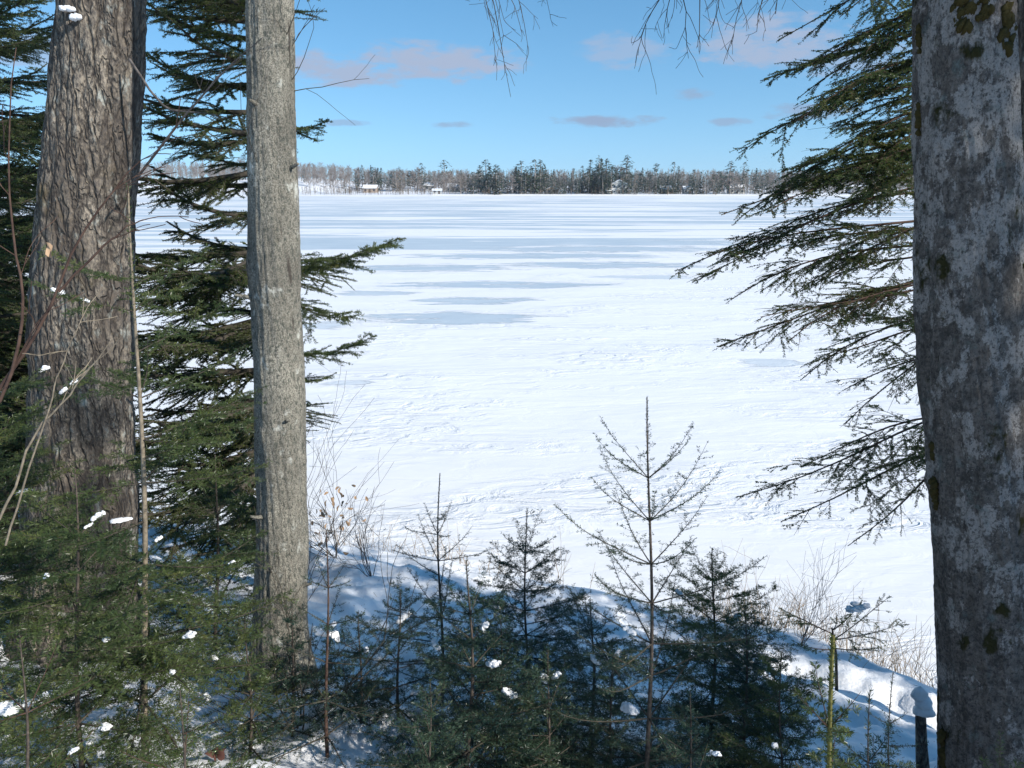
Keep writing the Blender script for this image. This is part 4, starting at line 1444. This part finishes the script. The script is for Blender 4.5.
# orange beech by the shore behind the slim trunk
bb = base_at(336, 8.9)
beech = bare_shrub(bb, 'small beech with dry orange leaves by the shore right of the slim trunk', 6, 0.75, 0.007, M_TWIG, 61, 0.4)
rl = np.random.default_rng(62)
for k in range(48):
    c = bb + np.array([rl.normal(0, .2), rl.normal(0, .2), rl.uniform(.3, .85)])
    a = norm(rl.normal(0, 1, 3)); b_ = norm(np.cross(a, rl.normal(0, 1, 3)))
    n_ = np.cross(a, b_)
    mb = MB()
    L = rl.uniform(.025, .045)
    ang = np.linspace(0, 2 * math.pi, 10, endpoint=False)
    V = np.array([c + a * L * math.cos(t) + b_ * L * .5 * math.sin(t) * (1 - .25 * math.cos(t)) + n_ * L * .25 * math.cos(2 * t) for t in ang])
    V = np.vstack([V, c + n_ * .004])
    mb.tris(V, [[i, (i + 1) % 10, 10] for i in range(10)])
    mb.build('leaf', M_LEAF, beech)
# thin bare bush whose twigs fan out over the lake right of the slim trunk
b1 = base_at(300, 6.2)
e1 = [P(360, 440, 6.2) - b1, P(340, 430, 6.0) - b1, P(335, 470, 6.2) - b1, P(318, 420, 6.4) - b1, P(352, 470, 6.4) - b1, P(225, 440, 6.3) - b1]
bare_shrub(b1, 'thin leafless bush fanning fine twigs over the lake right of the slim trunk', 6, [0.75 * float(np.linalg.norm(e)) for e in e1], 0.0035, M_BRANCH, 63, dirs=e1, depth=2, kids=(2, 4))
b2 = base_at(372, 8.3)
bare_shrub(b2, 'small bare twiggy shrub on the shaded shore crest', 7, 0.6, 0.005, M_BRANCH, 64, 0.45)
b3 = base_at(300, 3.4)
bare_shrub(b3, 'low tangle of bare twigs at the foot of the slim trunk', 6, 0.6, 0.005, M_TWIG, 65, 0.5)
b4 = base_at(800, 7.0)
bare_shrub(b4, 'sparse brown brush at the shore left of the spreading hemlock', 8, 0.7, 0.004, M_BRANCH, 66, 0.5)

# red-brown sapling at the left edge, close by
yb = 1.75
b5 = base_at(-150, yb)
red = thing('bare_sapling', b5, 'leafless red brown sapling crossing in front of the wide maple at the edge', 'sapling')
rr_ = np.random.default_rng(71)


def poly_branch(root, pts, r0, r1, M, kids=5, kl=0.18, name='branch', rng=rr_):
    pts = np.array(pts)
    t = np.linspace(0, 1, len(pts)); tt = np.linspace(0, 1, 16)
    pp = np.stack([np.interp(tt, t, pts[:, k]) for k in range(3)], 1)
    for _ in range(2):
        pp[1:-1] = (pp[:-2] + pp[1:-1] * 2 + pp[2:]) / 4
    pp += np.cumsum(rng.normal(0, 0.0025, pp.shape), 0)
    mb = MB()
    tube(mb, pp, np.linspace(r0, r1, 16), 6)
    for k in range(kids):
        i = rng.integers(4, 16)
        d = pp[i] - pp[i - 1]
        d = d / np.linalg.norm(d) + rng.normal(0, .45, 3)
        twig_tree(mb, rng, pp[i], d, kl * rng.uniform(.5, 1.3), max(.0011, r1 * .9), 1, .4, 0.0, (1, 2), 0.0009)
    return mb.build(name, M, root)


poly_branch(red, [b5, P(-60, 470, yb), P(0, 390, yb), P(30, 345, yb), P(60, 290, yb), P(78, 238, yb), P(112, 190, yb), P(140, 160, yb)], .006, .0012, M_RTWIG, 6)
poly_branch(red, [P(-60, 470, yb), P(-5, 420, yb), P(20, 340, yb), P(18, 290, yb), P(8, 240, yb), P(3, 150, yb), P(14, 60, yb)], .005, .0010, M_RTWIG, 5)
poly_branch(red, [P(60, 290, yb), P(75, 300, yb), P(66, 330, yb), P(78, 290, yb), P(122, 240, yb)][0::4] + [P(150, 225, yb)], .003, .0012, M_RTWIG, 3, .12)
poly_branch(red, [P(0, 520, yb), P(30, 430, yb), P(70, 380, yb), P(105, 335, yb)], .0035, .0012, M_PALESTEM, 3, .12)
poly_branch(red, [P(5, 545, yb), P(50, 400, yb), P(80, 335, yb)], .0028, .0012, M_PALESTEM, 2, .12)
# its one dry leaf
c = P(49, 250, yb)
mb = MB()
V = np.array([c + [0.012 * math.cos(t) * .6, 0.006 * math.sin(3 * t), 0.018 * math.sin(t)] for t in np.linspace(0, 6.283, 12, endpoint=False)] + [c + [0, .006, 0]])
mb.tris(V, [[i, (i + 1) % 12, 12] for i in range(12)])
mb.build('leaf', M_LEAF, red)
# dead grey branch crossing between the trunks, belongs to the wide maple
s = aL(4.95)
poly_branch(mapleL, [P(135, 182, 4.25), P(165, 140, 4.1), P(205, 90, 4.0), P(235, 60, 3.9), P(262, 35, 3.8)], .008, .002, M_BRANCH, 6, .25, 'dead_branch')
poly_branch(mapleL, [P(130, 60, 4.4), P(165, 112, 4.3), P(205, 115, 4.2), P(240, 122, 4.3)], .007, .002, M_BRANCH, 5, .2, 'dead_branch')

# ------------------------------------------------------------------ snow clumps caught on the boughs
AX = np.concatenate([a[1][2:] for a in ALL_AXES])
AXN = [a[0] for a in ALL_AXES for _ in range(len(a[1]) - 2)]
AUV = proj(AX)
ADEP = AX[:, 1]
rc = np.random.default_rng(91)


def snow_clump(u, v, wpx, hpx, label, ymin=1.2, ymax=4.7, onground=False, lobes=2):
    if onground:
        y = ymax
        p = base_at(u, y)
        # march along the view ray to the ground
        for yy in np.linspace(1.5, 9, 400):
            q_ = P(u, v, yy)
            if q_[2] <= gz(q_[0], q_[1]) + 0.02:
                p = q_; break
    else:
        ok = (ADEP > ymin) & (ADEP < ymax)
        dd = np.where(ok, np.hypot(AUV[:, 0] - u, AUV[:, 1] - v) + 0 * ADEP, 1e9)
        k = int(np.argmin(dd))
        p = AX[k].copy()
    dep = p[1] * cp - (p[2] - 5) * sp
    sx, sz = wpx / 2 / F * dep, hpx / 2 / F * dep
    tv = np.array([1.0, 0, 0])
    if not onground:
        k2 = k + 1 if k + 1 < len(AX) and np.linalg.norm(AX[k + 1] - AX[k]) < .4 else k - 1
        tv = norm(AX[k2] - AX[k])
        if abs(tv[0]) < .35:
            tv = norm(np.array([.8 * (1 if tv[0] >= 0 else -1), tv[1], tv[2]]))
    mb = MB()
    nl_ = 8 if lobes == 2 else 5
    for l in range(nl_):
        f = rc.uniform(.40, .56) * (1 - .35 * abs(l / (nl_ - 1) * 2 - 1))
        off = tv * sx * (l / (nl_ - 1) * 2 - 1) * .66 + np.array([0, rc.normal(0, .16) * sx, sz * (f * .7 - .12)])
        blob(mb, rc, p + off, (sx * f, sx * f * .85, sz * (f + .25)), int(rc.integers(1, 900)), 18, 12, 0.6, 0.5)
    mb.build('snow_clump', M_SNOW, None, origin=p)
    o = bpy.data.objects[-1] if False else COL.objects[-1]
    tag(o, label, 'snow clump', 'snow clumps caught on boughs and twigs')


for a in [(630, 716, 24, 20, 'round snow clump on the tall sparse fir near its foot'),
          (18, 711, 40, 20, 'wide snow clump low on the firs in the bottom left corner'),
          (45, 700, 24, 17, 'round snow clump beside the wide one in the bottom left corner'),
          (3, 738, 20, 14, 'snow clump at the very edge below the wide corner clump'),
          (95, 518, 15, 11, 'snow clump on the fir boughs low before the wide maple'),
          (120, 513, 24, 5, 'long thin snow strip on a bough before the wide maple'),
          (48, 319, 14, 8, 'small snow clump before the wide maple, highest of its row', 1.2, 5),
          (76, 326, 10, 5, 'tiny snow speck right of the highest clump before the maple', 1.2, 5),
          (47, 377, 11, 8, 'small snow clump before the wide maple, middle left', 1.2, 5),
          (60, 388, 9, 8, 'small snow clump before the wide maple, middle centre', 1.2, 5),
          (79, 390, 9, 7, 'small snow clump before the wide maple, middle right', 1.2, 5),
          (322, 641, 18, 12, 'snow clump in the fork of the thin reddish stemmed sapling'),
          (334, 638, 14, 11, 'smaller snow clump beside the fork of the thin reddish sapling'),
          (545, 681, 18, 12, 'snow clump on the short dark fir in the middle front'),
          (556, 676, 12, 9, 'second snow clump on the short dark fir in the middle front'),
          (510, 693, 20, 11, 'snow clump on a low bough left of the short dark fir'),
          (480, 731, 22, 16, 'bright snow clump near the foot of the dense dark fir'),
          (635, 633, 18, 8, 'flat snow cap on a bough of the tall sparse fir'),
          (438, 650, 14, 9, 'snow clump on the boughs above the lumpy snow'),
          (405, 617, 20, 10, 'snow clump on the low spreading fir left of the centre'),
          (490, 662, 20, 9, 'snow clump on the right side of the dense dark fir'),
          (855, 606, 26, 9, 'snow strip lying along the shore hemlock branch', 5, 7),
          (680, 588, 12, 6, 'small snow clump on the broad low fir')]:
    snow_clump(*a)
for k, (u, v, wp, hp, lb) in enumerate([(425, 722, 44, 26, 'big snow mound between the lumpy stones left of the centre'), (398, 745, 50, 34, 'big snow mound at the bottom left of the centre'),
                         (440, 700, 34, 20, 'snow mound behind the big ones left of the centre'), (385, 690, 36, 20, 'snow mound under the low spreading fir'),
                         (415, 765, 46, 30, 'snow mound at the bottom edge left of the centre'), (350, 730, 36, 22, 'snow mound right of the slim trunk foot'),
                         (460, 745, 30, 22, 'snow mound at the foot of the dense dark fir'), (372, 660, 30, 16, 'small snow mound uphill of the shore, left of centre')]):
    snow_clump(u, v, wp, hp, lb, onground=True, lobes=3)
    COL.objects[-1]["group"] = 'snow mounds on the bank'
    COL.objects[-1]["category"] = 'snow mound'
    COL.objects[-1].name = 'snow_mound'
pool = np.where((AUV[:, 0] > 330) & (AUV[:, 0] < 800) & (AUV[:, 1] > 590) & (AUV[:, 1] < 765) & (ADEP < 4.6) & (ADEP > 2.2))[0]
for k in rc.choice(pool, 20, replace=False):
    snow_clump(AUV[k, 0], AUV[k, 1], rc.uniform(8, 17), rc.uniform(5, 9), 'small snow fleck caught on a dark fir bough of the middle thicket')
    COL.objects[-1]["group"] = 'small snow flecks of the middle thicket'
pool = np.where((AUV[:, 0] > 0) & (AUV[:, 0] < 250) & (AUV[:, 1] > 480) & (AUV[:, 1] < 765) & (ADEP < 4.9) & (ADEP > 2.0))[0]
for k in rc.choice(pool, 14, replace=False):
    snow_clump(AUV[k, 0], AUV[k, 1], rc.uniform(8, 18), rc.uniform(5, 9), 'small snow fleck caught on a fir bough of the left thicket')
    COL.objects[-1]["group"] = 'small snow flecks of the left thicket'
# bits of bark, needles and twigs fallen on the snow
mb = MB()
n_ = 1500
lx_ = rc.uniform(-4.5, 4.5, n_); ly_ = rc.uniform(2.2, 9.5, n_)
lz_ = ground(lx_, ly_)
a_ = rc.random(n_) * 6.283
ll_ = rc.uniform(.006, .05, n_) * (0.5 + rc.random(n_) ** 3)
p0_ = np.stack([lx_, ly_, lz_ + .004], 1)
x1_, y1_ = lx_ + np.cos(a_) * ll_, ly_ + np.sin(a_) * ll_
p1_ = np.stack([x1_, y1_, ground(x1_, y1_) + .006], 1)
ok_ = (shore_y(lx_) - ly_) > 0.1
prisms(mb, p0_[ok_], p1_[ok_], np.full(ok_.sum(), .0016), np.full(ok_.sum(), .0012))
tag(mb.build('twig_litter', M_TWIG), 'fallen needles, bark bits and twigs strewn over the snow', 'litter', kind='stuff')
# snow stuck on the wide maple bark
c = aL(P(65, 12, 4.3)[2])
mb = MB()
p = P(67, 13, 4.5 - .17)
for k in range(4):
    blob(mb, rc, p + np.array([rc.normal(0, .03), rc.normal(0.02, .01), rc.normal(0, .03)]), (.024, .02, .018), 11 + k * 7, 12, 9, .3, .6)
tag(mb.build('snow_clump', M_SNOW, None, origin=p), 'snow stuck to the bark high on the wide maple trunk', 'snow clump')

# stump with a snow cap at the foot of the lichened maple
sb = base_at(923, 3.6)
ptop = P(920, 694, 3.6)
stump = thing('tree_stump', sb, 'broken stub topped by a snow cap left of the lichened maple foot', 'stump')
mb = MB()
tube(mb, [sb - [0, 0, .1], sb + [0, 0, .05], (sb + ptop) / 2, ptop], [.055, .040, .030, .024], 12)
mb.build('trunk', M_FURROW, stump)
mb = MB()
blob(mb, rc, ptop + [-.002, 0, -.008], (.040, .038, .046), 5, 20, 14, .3, .35)
blob(mb, rc, ptop + [0.018, -.01, -.045], (.046, .045, .042), 9, 20, 14, .3, .3)
blob(mb, rc, ptop + [0.03, -.01, -.10], (.055, .05, .04), 29, 20, 14, .3, .3)
tag(mb.build('snow_mound', M_SNOW, None, origin=ptop), 'white snow cap sitting on the broken stub by the lichened maple', 'snow cap')
# beard lichen on the pale stemmed fir
p = P(161, 640, 2.75)
mb = MB()
rq = np.random.default_rng(5)
for k in range(60):
    e = p + np.array([rq.normal(0, .022), rq.normal(0, .015), -abs(rq.normal(0.03, .018))])
    m_ = (p + e) / 2 + rq.normal(0, .008, 3)
    tube(mb, [p + rq.normal(0, .008, 3), m_, e], [.0012, .001, .0006], 3)
tag(mb.build('lichen_tuft', M_LICHENTUFT, None, origin=p), 'pale beard lichen tuft hanging beside the pale fir stem', 'lichen')
# dead leaf on the snow at the bottom
p = None
for yy in np.linspace(1.5, 6, 400):
    q_ = P(212, 756, yy)
    if q_[2] <= gz(q_[0], q_[1]) + 0.03:
        p = q_; break
if p is not None:
    mb = MB()
    for k in range(3):
        a0 = k * 1.3
        ang = np.linspace(0, 6.283, 14, endpoint=False)
        V = np.array([p + [0.028 * math.cos(t) * (1 + .4 * math.cos(3 * t)) * math.cos(a0) + .02 * k, 0.022 * math.sin(t), .015 + .012 * math.sin(2 * t + k) + .02 * math.sin(t) * math.sin(a0)] for t in ang] + [p + [0, 0, .03]])
        mb.tris(V, [[i, (i + 1) % 14, 14] for i in range(14)])
    tag(mb.build('dead_leaf', M_DEADLEAF, None, origin=p), 'curled dark red dead leaf on the snow at the bottom', 'leaf')

# ------------------------------------------------------------------ the stand of firs on the bank behind the viewer (unseen, inferred from the bank's shade; placed and shaped to cast it)
SH = dict(BIG, sp=0.13, sp2=0.12, sp3=0, dens=130, nl=0.055, nw=0.018, lat=0.40, cull=False, bkeep=0.95)
for k, (x, y, H, wd, lb) in enumerate([
    (6.4, 7.45, 3.3, 0.62, 'slim fir by the shore beyond the edge of the view'),
    (8.0, 7.6, 3.4, 0.6, 'second slim fir by the shore beyond the edge of the view'),
    (7.0, 5.45, 5.2, 1.15, 'fir on the bank beyond the edge of the view, behind the shore firs'),
    (8.8, 5.1, 5.0, 1.1, 'second fir on the bank beyond the edge of the view'),
    (7.4, 4.0, 5.6, 1.15, 'wide fir on the upper bank beside the viewer'),
    (6.2, 3.2, 6.3, 1.0, 'fir on the upper bank nearest the viewer'),
    (8.4, 2.35, 7.5, 0.6, 'unseen slender tall fir, crown raised to shade the two left trunks'),
    (9.4, 6.65, 5.4, 0.8, 'unseen fir with its crown raised to shade only part of the bank'),
    (9.0, 4.4, 5.6, 1.0, 'fir between the others on the upper bank'),
    (11.0, 4.9, 5.6, 1.0, 'fir in the second row on the upper bank'),
    (11.6, 6.1, 5.2, 0.8, 'fir in the second row nearer the shore'),
    (8.2, 5.9, 5.0, 0.7, 'narrow fir in the front row nearer the shore'),
    (10.4, 5.9, 4.6, 0.9, 'fir farther along the bank beyond the edge of the view'),
    (10.2, 3.6, 5.0, 1.1, 'last fir along the upper bank beyond the edge of the view')]):
    # placed by distance towards the sun and across it; height of the shade line
    sd, qd, x, y = x, y, x * 0.848 + y * 0.53, -x * 0.53 + y * 0.848
    H = H + 0.649 * sd - gz(x, y)
    base = np.array([x, y, gz(x, y)])
    pr = (lambda wd: (lambda t: max(0.25, wd * (1 - t) ** 0.38)))(wd)
    fir('fir_tree', lb, 'tree', 'unseen firs shading the bank', base, base + np.array([0, 0, H]), H * .013, 300 + k, {**SH, 'bkeep': .8 if k == 6 else .97}, 0.30, 6, pr, {7: 0.68, 6: 0.80}.get(k, 0.1), FIRM, inter=0.4)  # two crowns start high, shaped so their shade misses the lit spots

# ------------------------------------------------------------------ the air
HAZE = 0.00014
if HAZE:
    mb = MB()
    box(mb, (-2100, -400, -3), (2100, 2600, 75))
    hm = bpy.data.materials.new('haze_air')
    hm.use_nodes = True
    hn = hm.node_tree
    hn.nodes.remove(hn.nodes['Principled BSDF'])
    pv = hn.nodes.new('ShaderNodeVolumePrincipled')
    pv.inputs['Color'].default_value = (0.80, 0.88, 1.0, 1)
    pv.inputs['Density'].default_value = HAZE
    pv.inputs['Anisotropy'].default_value = 0.2
    hn.links.new(pv.outputs[0], hn.nodes['Material Output'].inputs['Volume'])
    tag(mb.build('haze', hm, smooth=False), 'thin pale winter air over the lake', 'haze', kind='stuff')
    S.cycles.volume_bounces = 0
